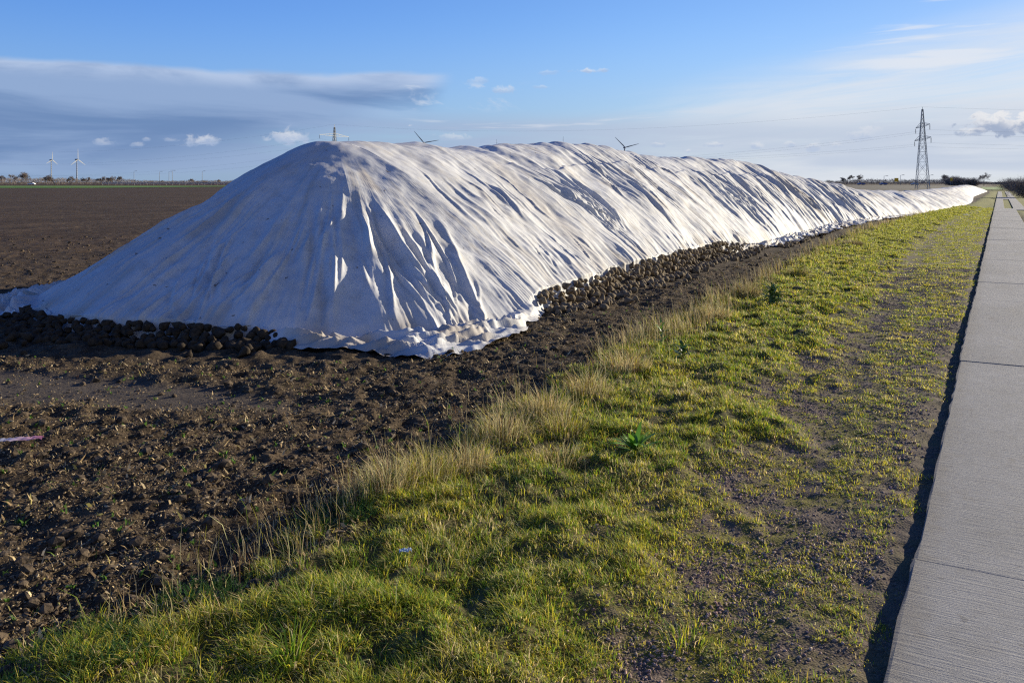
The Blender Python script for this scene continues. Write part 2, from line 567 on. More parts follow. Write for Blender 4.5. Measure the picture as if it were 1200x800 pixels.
def smooth_interp(x, xs, ys):
    xs = np.asarray(xs, float); ys = np.asarray(ys, float)
    m = np.gradient(ys, xs)
    i = np.clip(np.searchsorted(xs, x) - 1, 0, len(xs) - 2)
    h = xs[i + 1] - xs[i]; t = np.clip((x - xs[i]) / h, 0, 1)
    return (2 * t**3 - 3 * t**2 + 1) * ys[i] + (t**3 - 2 * t**2 + t) * h * m[i] + (-2 * t**3 + 3 * t**2) * ys[i + 1] + (t**3 - t**2) * h * m[i + 1]


def perimeter(ys_right, nphi, ys_left):
    """rows of (ridge point, outward direction, foot distance, height, tag coordinate)"""
    rows = []
    for y in ys_right:
        xr = smooth_interp(y, *RXK); xf = smooth_interp(y, *RFK)
        rows.append((xr, y, 1., 0., xf - xr, smooth_interp(y, YK, HK), -(y - P0[1])))
    if nphi:
        for k, p in enumerate(np.linspace(0, math.pi, nphi)[1:-1]):
            rows.append((P0[0], P0[1], math.cos(p), -math.sin(p), smooth_interp(p, PH, PR), HK[0], 4.3 * p))
        for y in ys_left:
            xr = smooth_interp(y, *RXK); xf = smooth_interp(y, *RFK)
            rows.append((xr, y, -1., 0., (xf - xr) * 1.02, smooth_interp(y, YK, HK), 4.3 * math.pi + (y - P0[1])))
    return np.array(rows)


def profile(q, t=-5.0):
    """0 ridge .. 1 foot -> height fraction; rounder on the long side, straight on the front and left"""
    k = sst(-2.2, 2.6, t)
    c = .21 - .07 * k
    w = (np.sqrt(q * q + c * c) - c) / (np.sqrt(1 + c * c) - c)
    return np.clip(1 - w, 0, 1) ** (.79 + .19 * k)


# hem: t <0 right side (t=-(Y-10.1)), 0..13.5 round the end
HT = [-160, -45, -38, -30, -27, -23.5, -15.5, -13.2, -9.6, -3.5, -.2, .7, 1.4, 2.0, 3.2, 3.75, 4.2, 4.7, 7.2, 8.4, 9.6, 13.5, 60]
HZ = [.05, .05, .05, .04, .03, .03, .03, .05, .34, .34, .28, .12, .03, .03, .03, .04, .10, .17, .17, .15, .10, .05, .05]
HW = [.12, .12, .25, .55, .75, .75, .65, .40, .05, .05, .07, .25, .55, 1.1, .95, .65, .35, .06, .05, .08, .75, .9, .4]


def fan(X, Y, cx, cy, a0, a1, n, r0, r1, seed):
    """creases radiating from a pinched point"""
    dx = X - cx; dy = Y - cy
    r = np.hypot(dx, dy); a = np.arctan2(dy, dx)
    w = sst(r0 * .3, r0, r) * sst(r1, r1 * .35, r)
    da = (a - a0 + np.pi) % (2 * np.pi) - np.pi
    w = w * np.exp(-(da / a1) ** 2)
    return w * (ridged(da * n + .25 * gn(r * 1.1, da * 2, seed + 3), r * .25, 1, seed, 2.2) - .35) * sst(5.0, 3.0, np.hypot(X - P0[0], Y - P0[1])*0 + r)


def creases(Tn, rr, Rf, seed):
    """separate drape folds in clusters: each a narrow ridge with a trough beside it, running down the slope"""
    rs = np.random.default_rng(seed + 400)
    D = np.zeros_like(rr)
    t = Tn[:, 0]
    #            t from, to, r from, to, count, height, width, gather point (t or None)
    cl = [(-.3, -2.2, .9, 2.9, 10, .030, .034, None), (-3.4, -5.6, .5, 3.6, 16, .050, .042, -4.9), (-3.9, -5.2, 1.4, 3.7, 14, .034, .028, -4.7),
          (-6.4, -9.6, .1, 2.9, 30, .034, .034, None), (-7., -8.4, .3, 3.3, 6, .055, .055, None), (-10.0, -12.6, .0, 1.7, 18, .034, .036, None), (-13.2, -19.7, .0, 3.4, 74, .036, .042, None),
          (-14.5, -17., .8, 3.5, 16, .042, .045, -16.2), (-15, -19, .1, 3.2, 9, .06, .06, None), (-20.2, -29.5, .0, 3.4, 90, .042, .052, None), (-24., -26, .3, 3.4, 10, .055, .07, -25.4),
          (-21, -31, .1, 3.3, 14, .065, .08, None), (-30, -36, .0, 2.8, 40, .04, .06, None),
          (.5, 2.9, 1.3, 4.1, 18, .034, .050, 1.9), (1.1, 2.5, 2.3, 4.2, 16, .034, .030, 2.05), (2.6, 5.0, 1.2, 4.1, 24, .040, .045, None),
          (4.4, 6.6, 2.2, 4.2, 18, .042, .036, 5.2), (5.6, 10.2, 1.0, 4.1, 34, .036, .045, None), (2.6, 4.2, 1.4, 3.0, 9, .032, .05, None), (3.5, 9.5, 1.5, 4.1, 8, .05, .09, None),
          (-1.0, -3.6, 2.4, 3.7, 16, .024, .03, None), (-6, -13, 2.8, 3.7, 44, .022, .03, None), (-.5, -13, .8, 3.4, 26, .018, .03, None)]
    for a, b, r0, r1, n, h, w, g in cl:
        for k in range(n):
            tc = rs.uniform(min(a, b), max(a, b))
            ra = r0 + rs.uniform(0, .5) * (r1 - r0) * .8; rb = r1 - rs.uniform(0, .45) * (r1 - r0)
            if rb - ra < .4: rb = ra + .4
            hh = h * rs.uniform(.45, 1.2) * .76; ww = w * rs.uniform(.7, 1.5)
            bend = rs.normal(0, .13); wob = rs.uniform(0, 6)
            sel = np.abs(t - tc) < 1.6
            if not sel.any(): continue
            R = rr[sel]; T = Tn[sel]
            u = np.clip((R - ra) / (rb - ra), 0, 1)
            # at constant r the perimeter coordinate stretches with distance from the peak on the round end
            scale = np.where(T > 0, R / 4.3, 1.0)
            c = tc + bend * u + .05 * np.sin(u * 5 + wob)
            if g is not None: c = c + (g - tc) * u ** 1.6 * .82
            x = (T - c) * np.where(T > 0, np.maximum(scale, .15), 1.0)
            env = sst(0, .50, u) * sst(1., .72, u) * (R > ra) * (R < rb)
            ww2 = ww * (1 + .5 * np.sin(u * 3.1 + wob)) 
            D[sel] += env * hh * (np.exp(-np.abs(x / ww2) ** 1.5) - .55 * np.exp(-((x - 1.9 * ww2) / (1.3 * ww2)) ** 2))
    return D


def cloth(rows, ns, nf, seed, amp=1.0):
    T = rows[:, 6][:, None]
    xr, yr, ox, oy, Rf, H = (rows[:, k][:, None] for k in range(6))
    he = np.interp(rows[:, 6], HT, HZ)[:, None] + .05 * gn(T * 1.1, T * 0, seed + 1) * np.interp(rows[:, 6], HT, [1 if z > .1 else .2 for z in HZ])[:, None]
    he = np.clip(he, .02, 1)
    # distance where the cloth leaves the heap
    qs = np.linspace(0, 1, 400)
    qe = np.array([np.interp(-float(h_ / H_), -profile(qs, float(t_)), qs) for h_, H_, t_ in zip(he[:, 0], H[:, 0], rows[:, 6])])[:, None]
    s = np.linspace(0, 1, ns)[None, :]
    q = s * qe
    wf = np.interp(rows[:, 6], HT, HW)[:, None] * (1 + .5 * gn(T * .9, T * 0 + 4, seed + 2)) * amp
    sf = np.linspace(0, 1, nf + 1)[1:][None, :]
    rr = np.concatenate([q * Rf, qe * Rf + sf * wf], 1)
    zb = np.concatenate([profile(q, T) * H, np.maximum(he * (1 - sf) ** 1.5, .0) + 0 * sf], 1)
    # where the hem hangs on the beets the short hem drops with the heap
    fl = np.concatenate([q * 0, sf + 0 * wf], 1)
    X = xr + ox * rr; Y = yr + oy * rr
    gz = ground(X[:, -1], Y[:, -1])[0][:, None] * 0 - .045
    Z = zb + gz * np.concatenate([q * 0, np.minimum(1, sf * 2) * np.ones_like(wf)], 1)
    # creep of the heap under the cloth
    Tn = T + 0 * rr
    near_foot = sst(.55, 1.0, np.concatenate([s + 0 * q, 1 + 0 * sf * wf], 1))
    body = 1 - fl
    Db = .10 * fbm(X * .6, Y * .6, 2, seed + 5) + .036 * fbm(X * 1.5, Y * 1.5, 3, seed + 6)
    D = 0 * rr
    yy = yr + 0 * rr; calm = sst(10.1, 12.6, yy)
    hump = .085 * fbm(yy * .62, rr * .22, 3, seed + 7) * sst(2.6, .2, rr) * calm + .09 * np.abs(gn(yy * 1.05, rr * .3, seed + 8)) * sst(1.8, .1, rr) * calm - .05
    # long creases running down the slope, in patches
    patch = sst(-.08, .42, gn(Tn * .21 + 2.7, rr * .28, seed + 9))
    patch2 = sst(-.15, .4, gn(Tn * .33 + 9.1, rr * .22, seed + 10))
    front = sst(0.2, 2.4, Tn) * sst(13, 11, Tn)
    farw = sst(-16, -26, Tn)
    patch = np.clip(patch + .55 * farw + .22 * front, 0, 1)
    patch2 = patch2 * (sst(.0, -1.5, Tn) + sst(-1.5, .0, Tn) * sst(.6, 2., rr) * .6)
    wp = Tn + .12 * rr * gn(Tn * .45, rr * .12, seed + 11) + .05 * gn(Tn * 1.1, rr * .8, seed + 12)
    slope_fade = (sst(.05, .7, rr) * sst(.0, -1.2, Tn) + sst(.5, 2.2, rr) * .62 * sst(-1.2, .0, Tn)) * (1 - .45 * near_foot)
    pm = np.clip(farw + .0 * rr, 0, 1) * slope_fade
    D = D + (ridged(wp * .62, rr * .13, 1, seed + 13, 2.6) - .3) * (.045 + .05 * farw) * slope_fade * np.clip(.35 + patch, 0, 1)
    D = D + (ridged(wp * 1.9 + 3, rr * .15, 1, seed + 14, 3.5) - .22) * .075 * pm * np.clip(.2 + patch, 0, 1)
    D = D + (ridged(wp * 4.4 + 7, rr * .22, 1, seed + 15, 3.2) - .25) * .034 * pm * np.clip(.2 + patch2, 0, 1)
    if seed < 50: D = D + creases(Tn, rr, Rf, seed)
    fine_m = sst(.0, .4, gn(Tn * .5, rr * .6, seed + 24))
    D = D + (ridged(wp * 5.5 + 7, rr * .28, 1, seed + 25, 3.0) - .25) * .009 * fine_m * sst(.1, .6, rr) * (sst(-.5, -2., Tn) + sst(-2., -.5, Tn) * sst(1., 2.4, rr))
    seam = 1.15 + .16 * gn(Tn * .5, Tn * 0, seed + 60) + .05 * gn(Tn * 2, Tn * 0, seed + 61)
    D = D + .035 * sst(-.03, .03, rr - seam) * sst(1.8, .3, rr - seam) * sst(-2.5, -4, Tn) * sst(-26, -22, Tn)
    D = D + (ridged(wp * 11 + 7, rr * 1.5 + gn(Tn * 3, rr * 3, 9), 1, seed + 16, 1.6) - .4) * .003 * np.clip(patch2 + patch, .25, 1) * sst(1., 2.4, rr)
    # small ripples and dents
    D = D + .006 * fbm(X * 6, Y * 6 + Z * 5, 3, seed + 18)
    dent = np.clip(.33 - cell(X * 1.7, Y * 1.7, seed + 19), 0, 1) * .07
    D = D + dent * sst(.1, .4, gn(X * .8, Y * .8, seed + 20)) * body
    # puckers gathered along the foot
    nf2 = sst(.72, 1.0, np.concatenate([s + 0 * q, 1 + 0 * sf * wf], 1))
    D = D + (ridged(wp * 2.6, rr * .35, 1, seed + 21, 1.5) - .4) * .05 * nf2 * body * sst(-.2, .3, gn(Tn * .6, rr * .2, seed + 26))
    D = D + (ridged(wp * 6.5, rr * .6, 1, seed + 22, 1.6) - .4) * .016 * nf2 * body
    D = (D * sst(.0, .22, rr) * (sst(-.8, -2.5, Tn) + sst(-2.5, -.8, Tn) * sst(.15, 1.5, rr)) + hump + Db) * amp
    P = np.stack([X, Y, Z], -1)
    du = np.gradient(P, axis=0); dv = np.gradient(P, axis=1)
    N = np.cross(dv, du); N /= np.linalg.norm(N, axis=-1, keepdims=True) + 1e-9
    N = np.where(N[..., 2:3] < 0, -N, N)
    crest = sst(.5, .0, rr)[..., None]
    N = N * (1 - crest) + np.array([0, 0, 1.]) * crest
    N = N * body[..., None] + np.array([0, 0, 1.]) * fl[..., None]
    N /= np.linalg.norm(N, axis=-1, keepdims=True) + 1e-9
    # crumpled hem lying on the ground
    cw = fl * sst(.0, .25, wf / 1.2 + 0 * fl)
    Xw = X + .10 * gn(X * 3, Y * 3, seed + 40); Yw = Y + .10 * gn(X * 3 + 9, Y * 3, seed + 41)
    ff = fl * wf
    cr = ridged(Tn * .8 + .4 * gn(Tn * 2, ff * 4, seed + 47), ff * 5.0 + .8 * gn(Tn * .9, ff * 2, seed + 46), 1, seed + 42, 1.0) * .11 + ridged(Xw * 3.6, Yw * 3.6, 1, seed + 43, 1.0) * .07 + ridged(Xw * 8, Yw * 8, 1, seed + 44, 1.2) * .018 - .03
    D = D * body ** 2 + cr * np.minimum(1, fl * 4) * (.35 + .65 * sst(1, .6, fl)) * sst(.1, .4, wf + 0 * fl) * amp
    P = P + N * D[..., None]
    P[..., 2] += .05 * ridged(Xw * 2.6 + 3, Yw * 2.6, 1, seed + 48, 1.0) * fl * sst(.3, .8, wf + 0 * fl)
    # edge wander
    P[..., 0] += (ox * .10 * gn(T * 2.3, T * 0, seed + 45)) * fl
    P[..., 1] += (oy * .10 * gn(T * 2.3, T * 0, seed + 45)) * fl
    hang = sst(.2, .05, np.interp(rows[:, 6], HT, HW))[:, None] * fl
    P[..., 2] += hang * .02
    P[..., 2] = np.maximum(P[..., 2], -.05 + 0 * P[..., 2])
    # dirt: soil streaks in the creases, a muddy line along the hem
    dirt = np.clip(.55 * sst(.25, .6, gn(Tn * .9, rr * .3, seed + 50)) * sst(.0, .5, gn(X * 1.3, Y * 1.3, seed + 51)), 0, 1)
    dirt = np.maximum(dirt, .75 * sst(.9, 1.0, np.concatenate([s + 0 * q, 1 + 0 * sf * wf], 1)) * sst(-.2, .5, gn(Tn * 1.7, rr, seed + 52)))
    dirt = np.maximum(dirt, .9 * np.exp(-((Tn + 25.2 - .35 * (rr - 2)) / .35) ** 2) * sst(.6, 1.4, rr) * sst(-.5, .2, gn(Tn * 3, rr * .8, seed + 53)))
    dirt = np.maximum(dirt, .6 * sst(-15, -22, Tn) * sst(.1, .45, gn(Tn * .8, rr * .25, seed + 55)) * sst(2.8, .6, rr))
    dirt = np.maximum(dirt, .35 * np.exp(-((Tn + 3.2 - .2 * rr) / .3) ** 2) * sst(.5, 1.2, rr))
    return P, dirt, np.stack([Tn, rr], -1)


def solid(P, dirt, name, mat, parent=None, uv=None):
    na, nb = P.shape[:2]
    me = mesh_np(name, P.reshape(-1, 3), grid_faces(na, nb)[:, ::-1], None, True, {'dirt': dirt.ravel(), 'along': uv[..., 0].ravel(), 'down': uv[..., 1].ravel()})
    return link(name, me, mat, parent)


def ysteps(y0, y1, f):
    ys = [y0]
    while ys[-1] < y1: ys.append(ys[-1] + f(ys[-1]))
    return np.array(ys)


yr = ysteps(P0[1], 45.2, lambda y: .018 if y < 16 else .018 + (y - 16) * .0014)
yl = ysteps(P0[1], 45, lambda y: .06 + (y - 10) * .02)
rows_near = perimeter(yr[::-1], 760, yl)
NS, NF = 190, 44
Pn, dn, un = cloth(rows_near, NS, NF, 3)
tarp = thing('tarp', 'large white fleece tarp covering the tall near section of the beet heap', 'tarp', (P0[0], P0[1], 0))


def local(P): return P - np.array([P0[0], P0[1], 0])


solid(local(Pn[:, :NS + 1]), dn[:, :NS + 1], 'sheet', M['tarp'], tarp, un[:, :NS + 1])
solid(local(Pn[:, NS:]), dn[:, NS:], 'hem', M['tarp'], tarp, un[:, NS:])['label'] = 'crumpled tarp hem gathered on the soil along the foot'
yf = ysteps(44.3, 186, lambda y: .09 + (y - 44) * .006)
rows_far = perimeter(yf[::-1], 0, [])
rows_farl = rows_far.copy()[::-1]
rows_farl[:, 2] = -1
Pf, df, uf = cloth(rows_far, 90, 10, 60, .9)
Pl, dl, ul = cloth(rows_farl, 40, 6, 60, .9)
tarp2 = tag(None or bpy.data.objects.new('tarp', None), 'low white fleece tarp with many folds on the far low section of heap', 'tarp')
C.objects.link(tarp2); tarp2.location = (-5.4, 50, 0)
sh = np.array([-5.4, 50, .0])
solid(Pf - sh + np.array([0, 0, .02]), df, 'sheet', M['tarp'], tarp2, uf)
solid(Pl - sh + np.array([0, 0, .02]), dl, 'rear_sheet', M['tarp'], tarp2, ul)

# a ripple of the upper edge where the next sheet overlaps is left to the folds

# ------------------------------------------------------------------ beets
def ico(sub=1):
    import bmesh
    bm = bmesh.new(); bmesh.ops.create_icosphere(bm, subdivisions=sub, radius=1)
    bm.verts.ensure_lookup_table()
    V = np.array([v.co for v in bm.verts]); F = np.array([[v.index for v in f.verts] for f in bm.faces])
    bm.free(); return V, F


ICO1 = ico(1); ICO2 = ico(2); ICO3 = ico(3)


def beet_mesh(k):
    V, F = ICO3
    V = V.copy()
    z = V[:, 2]
    rad = np.where(z < 0, (1 + z * .92) ** .75 + .05, 1.0) * (1 - .25 * sst(.6, 1, z))
    V[:, 0] *= rad; V[:, 1] *= rad * (.86 + .1 * (k % 3) / 2)
    V[:, 2] = np.where(z < 0, z * (1.6 + .16 * (k % 4)), z * .8)
    n = fbm(V[:, 0] * 1.8 + k * 7, V[:, 1] * 1.8 + V[:, 2] * 1.3, 3, 100 + k)
    V *= (1 + .13 * n)[:, None]
    g = np.abs(np.sin(np.arctan2(V[:, 1], V[:, 0]) * 1 + k)) ** 12
    V[:, :2] *= (1 - .12 * g * sst(.2, -.6, z))[:, None]
    V[:, 2] += .14 * sst(.75, 1, z) * (.6 + .8 * np.abs(gn(V[:, 0] * 3, V[:, 1] * 3, k)))                       # crown stub where the leaves were cut
    V *= .066
    V[:, 2] += .015
    return mesh_np('sugar_beet', V, F)


beet_meshes = [beet_mesh(k) for k in range(7)]
for me in beet_meshes: me.materials.append(M['beet'])


def heap_z(X, Y):
    """outer surface of the beet heap near the end"""
    dx = X - P0[0]; dy = Y - P0[1]
    if dy >= 0:
        xr = smooth_interp(Y, *RXK); Rf = smooth_interp(Y, *RFK) - xr; H = smooth_interp(Y, YK, HK); q = abs(X - xr) / Rf
    else:
        a = abs(math.atan2(-dy, dx)); Rf = smooth_interp(a, PH, PR); H = HK[0]; q = math.hypot(dx, dy) / Rf
    return float(profile(np.array(min(q, 1.0))) * H), q


def heap_point(t, q):
    if t <= 0:
        y = P0[1] - t; xr = smooth_interp(y, *RXK); Rf = smooth_interp(y, *RFK) - xr
        return xr + Rf * q, y, float(profile(np.array(min(q, 1)), t) * smooth_interp(y, YK, HK)), Rf
    p = t / 4.3; Rf = smooth_interp(p, PH, PR)
    return P0[0] + math.cos(p) * Rf * q, P0[1] - math.sin(p) * Rf * q, float(profile(np.array(min(q, 1)), t) * HK[0]), Rf


shade_meshes = []
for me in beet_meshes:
    m2 = me.copy(); m2.materials.clear(); m2.materials.append(M['shadebeet']); shade_meshes.append(m2)


def scatter_beets(t0, t1, n, qlo, qhi, sep, spill):
    """beets piled on the uncovered foot of the heap"""
    out = []; tries = 0
    while len(out) < n and tries < n * 60:
        tries += 1
        t = random.uniform(t0, t1)
        q = qlo + (qhi - qlo) * random.random() ** .7
        x, y, z, Rf = heap_point(t, q)
        ze = np.interp(t, HT, HZ)
        if ze < .08: continue
        if z > ze - .03: continue
        if any((x - a) ** 2 + (y - b) ** 2 + (z - c) ** 2 < sep * sep for a, b, c, *_ in out): continue
        gz = float(ground(np.array([x]), np.array([y]))[0][0])
        out.append((x, y, max(z - .02, gz + .02) + random.uniform(-.015, .02), t))
    for k in range(spill):
        t = random.uniform(t0, t1)
        x, y, z, Rf = heap_point(t, 1 + abs(random.gauss(0, .07)) + .02)
        if any((x - a) ** 2 + (y - b) ** 2 < (sep * .9) ** 2 for a, b, c, *_ in out): continue
        gz = float(ground(np.array([x]), np.array([y]))[0][0])
        out.append((x, y, gz + .035, t))
    return out


side = scatter_beets(-12.8, .1, 420, .86, 1.06, .086, 75)
frontb = scatter_beets(4.1, 8.8, 300, .88, 1.06, .088, 34)
side.sort(key=lambda b: b[1]); random.shuffle(frontb)
n_side = min(len(side), 180); n_front = min(len(frontb), 116)
indiv = [('s', b) for b in side[:n_side]] + [('f', b) for b in frontb[:n_front]]
restb = side[n_side:] + frontb[n_front:]


def beet_pose(o):
    o.rotation_euler = (random.gauss(1.5, .6), random.uniform(-.5, .5), random.uniform(0, 6.28))
    s = random.uniform(.5, 1.0)
    o.scale = (s, s, s * random.uniform(.9, 1.15))


for k, (w, b) in enumerate(indiv):
    o = bpy.data.objects.new('sugar_beet', (beet_meshes if w == 's' else shade_meshes)[k % 7]); C.objects.link(o)
    o.location = b[:3]; beet_pose(o)
    if w == 's':
        tag(o, 'earthy tan sugar beet in the sunlit spill along the long side of the heap', 'sugar beet', 'sunlit sugar beets along the long side of the heap')
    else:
        tag(o, 'earthy sugar beet, skin coloured dark for shade, in the row under the front hem of the tarp', 'sugar beet', 'shaded sugar beets under the front hem of the tarp')


def heap_rest():
    Vs = []; Fs = []; b = 0
    # the mound below the hem
    for ys, nphi in ((yr[::6][::-1], 160),):
        rows = perimeter(ys, nphi, [10.2, 12, 16])
        q = np.linspace(.86, 1.03, 24)[None, :]
        Rf = rows[:, 4][:, None]; H = rows[:, 5][:, None]
        X = rows[:, 0][:, None] + rows[:, 2][:, None] * q * Rf
        Y = rows[:, 1][:, None] + rows[:, 3][:, None] * q * Rf
        Z = profile(np.minimum(q, 1), rows[:, 6][:, None]) * H - .22 + .05 * (1 - np.clip(cell(X * 8, Y * 8, 77) * 1.2, 0, 1)) - .05 * sst(.98, 1.03, q)
        Z = Z - .6 * sst(.12, .06, np.interp(rows[:, 6], HT, HZ))[:, None]
        Vs.append(np.stack([X, Y, Z], -1).reshape(-1, 3))
        g = grid_faces(*X.shape)[:, ::-1]
        Fs.append(np.concatenate([g[:, [0, 1, 2]], g[:, [0, 2, 3]]])); b += X.size
    protos = []
    for me in beet_meshes:
        v = np.empty(len(me.vertices) * 3, np.float32); me.vertices.foreach_get('co', v)
        protos.append(v.reshape(-1, 3))
    F = ICO3[1]
    more = []
    for k in range(260):                                           # the thin row of beets further along the foot
        t = -random.uniform(10.8, 33)
        x, y, z, Rf = heap_point(t, random.uniform(1.0, 1.09) + (.14 if t < -13 and t > -28 else 0))
        more.append((x, y, float(ground(np.array([x]), np.array([y]))[0][0]) + .04, t))
    for k, p in enumerate(restb + more):
        e = Matrix.Rotation(random.uniform(0, 6.28), 3, 'Z') @ Matrix.Rotation(random.gauss(1.5, .6), 3, 'X')
        v = protos[k % 7] @ np.array(e).T * random.uniform(.55, 1.0) + np.array(p[:3])
        Vs.append(v); Fs.append(F + b); b += len(v)
    me = mesh_np('beet_heap', np.concatenate(Vs), np.concatenate(Fs))
    me.materials.append(M['heap']); me.materials.append(M['beet']); me.materials.append(M['shadebeet'])
    mi = np.ones(len(me.polygons), np.int32); mi[:len(Fs[0])] = 0
    k0 = len(Fs[0]); nf_ = len(F)
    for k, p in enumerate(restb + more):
        if p[3] > 2: mi[k0 + k * nf_:k0 + (k + 1) * nf_] = 2  # beets round the front end take the skin darkened for shade
    me.polygons.foreach_set('material_index', mi)
    tag(link('beet_heap', me, M['heap']), 'mound of muddy sugar beets under the tarp hems', 'beet heap', kind='stuff')


heap_rest()


# ------------------------------------------------------------------ blades, leaves, bits
def blades(Pb, L, W, az, lean, curl, col, tipcol=None):
    n = len(Pb)
    D = np.stack([np.cos(az), np.sin(az), 0 * az], -1)
    tw = az + math.pi / 2 + rng.normal(0, .5, n)
    S = np.stack([np.cos(tw), np.sin(tw), 0 * az], -1)
    Zv = np.array([0, 0, 1.])
    th0 = lean * .55; th1 = lean + curl
    mid = Pb + (L * .5)[:, None] * (D * np.sin(th0)[:, None] + Zv * np.cos(th0)[:, None])
    tip = mid + (L * .5)[:, None] * (D * np.sin(th1)[:, None] + Zv * np.cos(th1)[:, None])
    w = (W * .5)[:, None]
    V = np.stack([Pb - S * w, Pb + S * w, mid - S * w * .8, mid + S * w * .8, tip], 1).reshape(-1, 3)
    b = (np.arange(n) * 5)[:, None]
    F = np.concatenate([b + np.array([[0, 1, 3]]), b + np.array([[0, 3, 2]]), b + np.array([[2, 3, 4]])])
    tc = col if tipcol is None else tipcol
    cc = np.stack([col, col, col * .5 + tc * .5, col * .5 + tc * .5, tc], 1).reshape(-1, 3)
    return V, F, cc


GREEN = np.array([.12, .22, .018]); YEL = np.array([.56, .50, .045]); STRAW = np.array([.78, .64, .31]); BRN = np.array([.26, .155, .06]); LIME = np.array([.22, .32, .025])


def palette(n, w):
    """w: (n,5) weights for green, yellow, straw, brown, lime"""
    w = w / w.sum(1, keepdims=True)
    c = (rng.random((n, 1)) > np.cumsum(w, 1)).sum(1)
    base = np.stack([GREEN, YEL, STRAW, BRN, LIME])[np.clip(c, 0, 4)]
    return base * rng.uniform(.65, 1.35, (n, 1)) * rng.uniform(.9, 1.1, (n, 3))


def in_view(X, Y, lim=36):
    a = np.degrees(np.arctan2(RX * X + RY * Y, FX * X + FY * Y))
    return (np.abs(a) < lim) & (np.hypot(X, Y) > 1.6)


def verge_grass():
    N = 60000
    Y = 1.0 * np.exp(rng.random(N) * math.log(66.)) - .2
    X = rng.uniform(-5.0, -.35, N)
    k = in_view(X, Y); X = X[k]; Y = Y[k]
    z, verge, grav, mud, moss = ground(X, Y)
    ex = edge_x(Y)
    cl = fbm(X * 2.6, Y * 2.2, 3, 61)
    mid_patch = fbm(X * 3.4, Y * 2.0, 3, 66)
    trod = np.exp(-((X - gravel_x(Y) - .40 + .15 * gn(Y * .5, Y * 0, 68)) / .26) ** 2) + .8 * sst(-.62, -.42, X)
    dg = np.clip(.80 + .75 * cl, .08, 1)
    dt = np.clip(.66 + 1.35 * mid_patch - .50 * trod, .0, 1)
    bare = sst(-.02, .25, fbm(X * 2.0 + 4, Y * 1.6, 3, 69)) * sst(1.5, .5, X - ex)
    dens = (dg * (1 - grav) + dt * grav) * verge * np.maximum(sst(-.36, -.44, X), .35 * (fbm(X * 2, Y * 1.5, 2, 77) > .12)) * (1 - .9 * bare * np.interp(Y, [2.2, 4, 6], [1, .9, .4]))
    k = rng.random(len(X)) < dens
    X, Y, z, grav, cl, bare, ex = (a[k] for a in (X, Y, z, grav, cl, bare, ex))
    r = np.hypot(X, Y); nt = len(X)
    nb = np.clip(34 - r * .8, 12, 34) * rng.uniform(.6, 1.3, nt)
    nb = np.maximum(6, nb * (1 - .25 * grav)).astype(int)
    lush = fbm(X * 1.2, Y * .8, 3, 75) + .25 * rng.normal(0, 1, nt)
    dry = fbm(X * 1.9 + 30, Y * 1.3, 3, 76) + .28 * rng.normal(0, 1, nt)
    tl = (.044 + .030 * rng.random(nt) ** 2 + .03 * np.clip(cl, -.6, 1)) * (1 - .42 * grav) * (1 + .25 * sst(1.1, .2, X - ex)) * (1 + np.clip(r - 8, 0, 60) * .012)
    tr = (.020 + .030 * rng.random(nt)) * (1 + r * .05)
    taz = 3.6 + 1.6 * fbm(X * 1.6, Y * 1.3, 2, 71)
    T = np.repeat(np.arange(nt), nb); n = len(T)
    a = rng.uniform(0, 2 * math.pi, n); q = np.sqrt(rng.random(n))
    bx = X[T] + np.cos(a) * q * tr[T]; by = Y[T] + np.sin(a) * q * tr[T]
    bz = ground(bx, by)[0]
    L = tl[T] * rng.uniform(.45, 1.25, n)
    W = np.maximum(.0024 + .0016 * rng.random(n), r[T] * .00066)
    flat = rng.random(n) < .16
    # outward from the tuft, bent over by the wind and old mowing
    vx = np.cos(a) * q * .9 + .45 * np.cos(taz[T]) + rng.normal(0, .35, n); vy = np.sin(a) * q * .9 + .45 * np.sin(taz[T]) + rng.normal(0, .35, n)
    az = np.arctan2(vy, vx)
    lean = np.clip(.22 + .62 * np.hypot(vx, vy) + rng.normal(0, .22, n), .03, 1.45)
    lean = np.where(flat, rng.uniform(1.15, 1.6, n), lean)
    curl = np.where(flat, rng.uniform(-.2, .2, n), rng.uniform(.1, 1.0, n))
    g_ = grav[T]; d_ = dry[T]; l_ = lush[T]
    w = np.stack([np.clip(.52 + .5 * l_, .06, 1.3) * (1 - .30 * g_), .55 + .28 * g_ + 0 * l_, np.clip(.18 + .48 * d_ + .5 * flat, .03, 1.3), .05 + .12 * bare[T] + .10 * flat, np.clip(.40 + .7 * l_, .03, 1.3)], 1)
    col = palette(n, w)
    fm = (.65 * sst(9, 30, r[T]))[:, None]
    col = col * (1 - fm) + (col.mean(0) * rng.uniform(.8, 1.2, (n, 1))) * fm
    tip = np.where((rng.random((n, 1)) < .6) | (fm > .4), col * 1.05, col * .55 + np.where(rng.random((n, 1)) < .6, YEL, STRAW) * .45)
    V, F, cc = blades(np.stack([bx, by, bz - .006], -1), L, W, az, lean, curl, col * .7, tip)
    me = mesh_np('verge_grass', V, F, cc, False)
    tag(link('verge_grass', me, M['grass']), 'short tufted green and yellowed grass covering the verge', 'grass', kind='stuff')


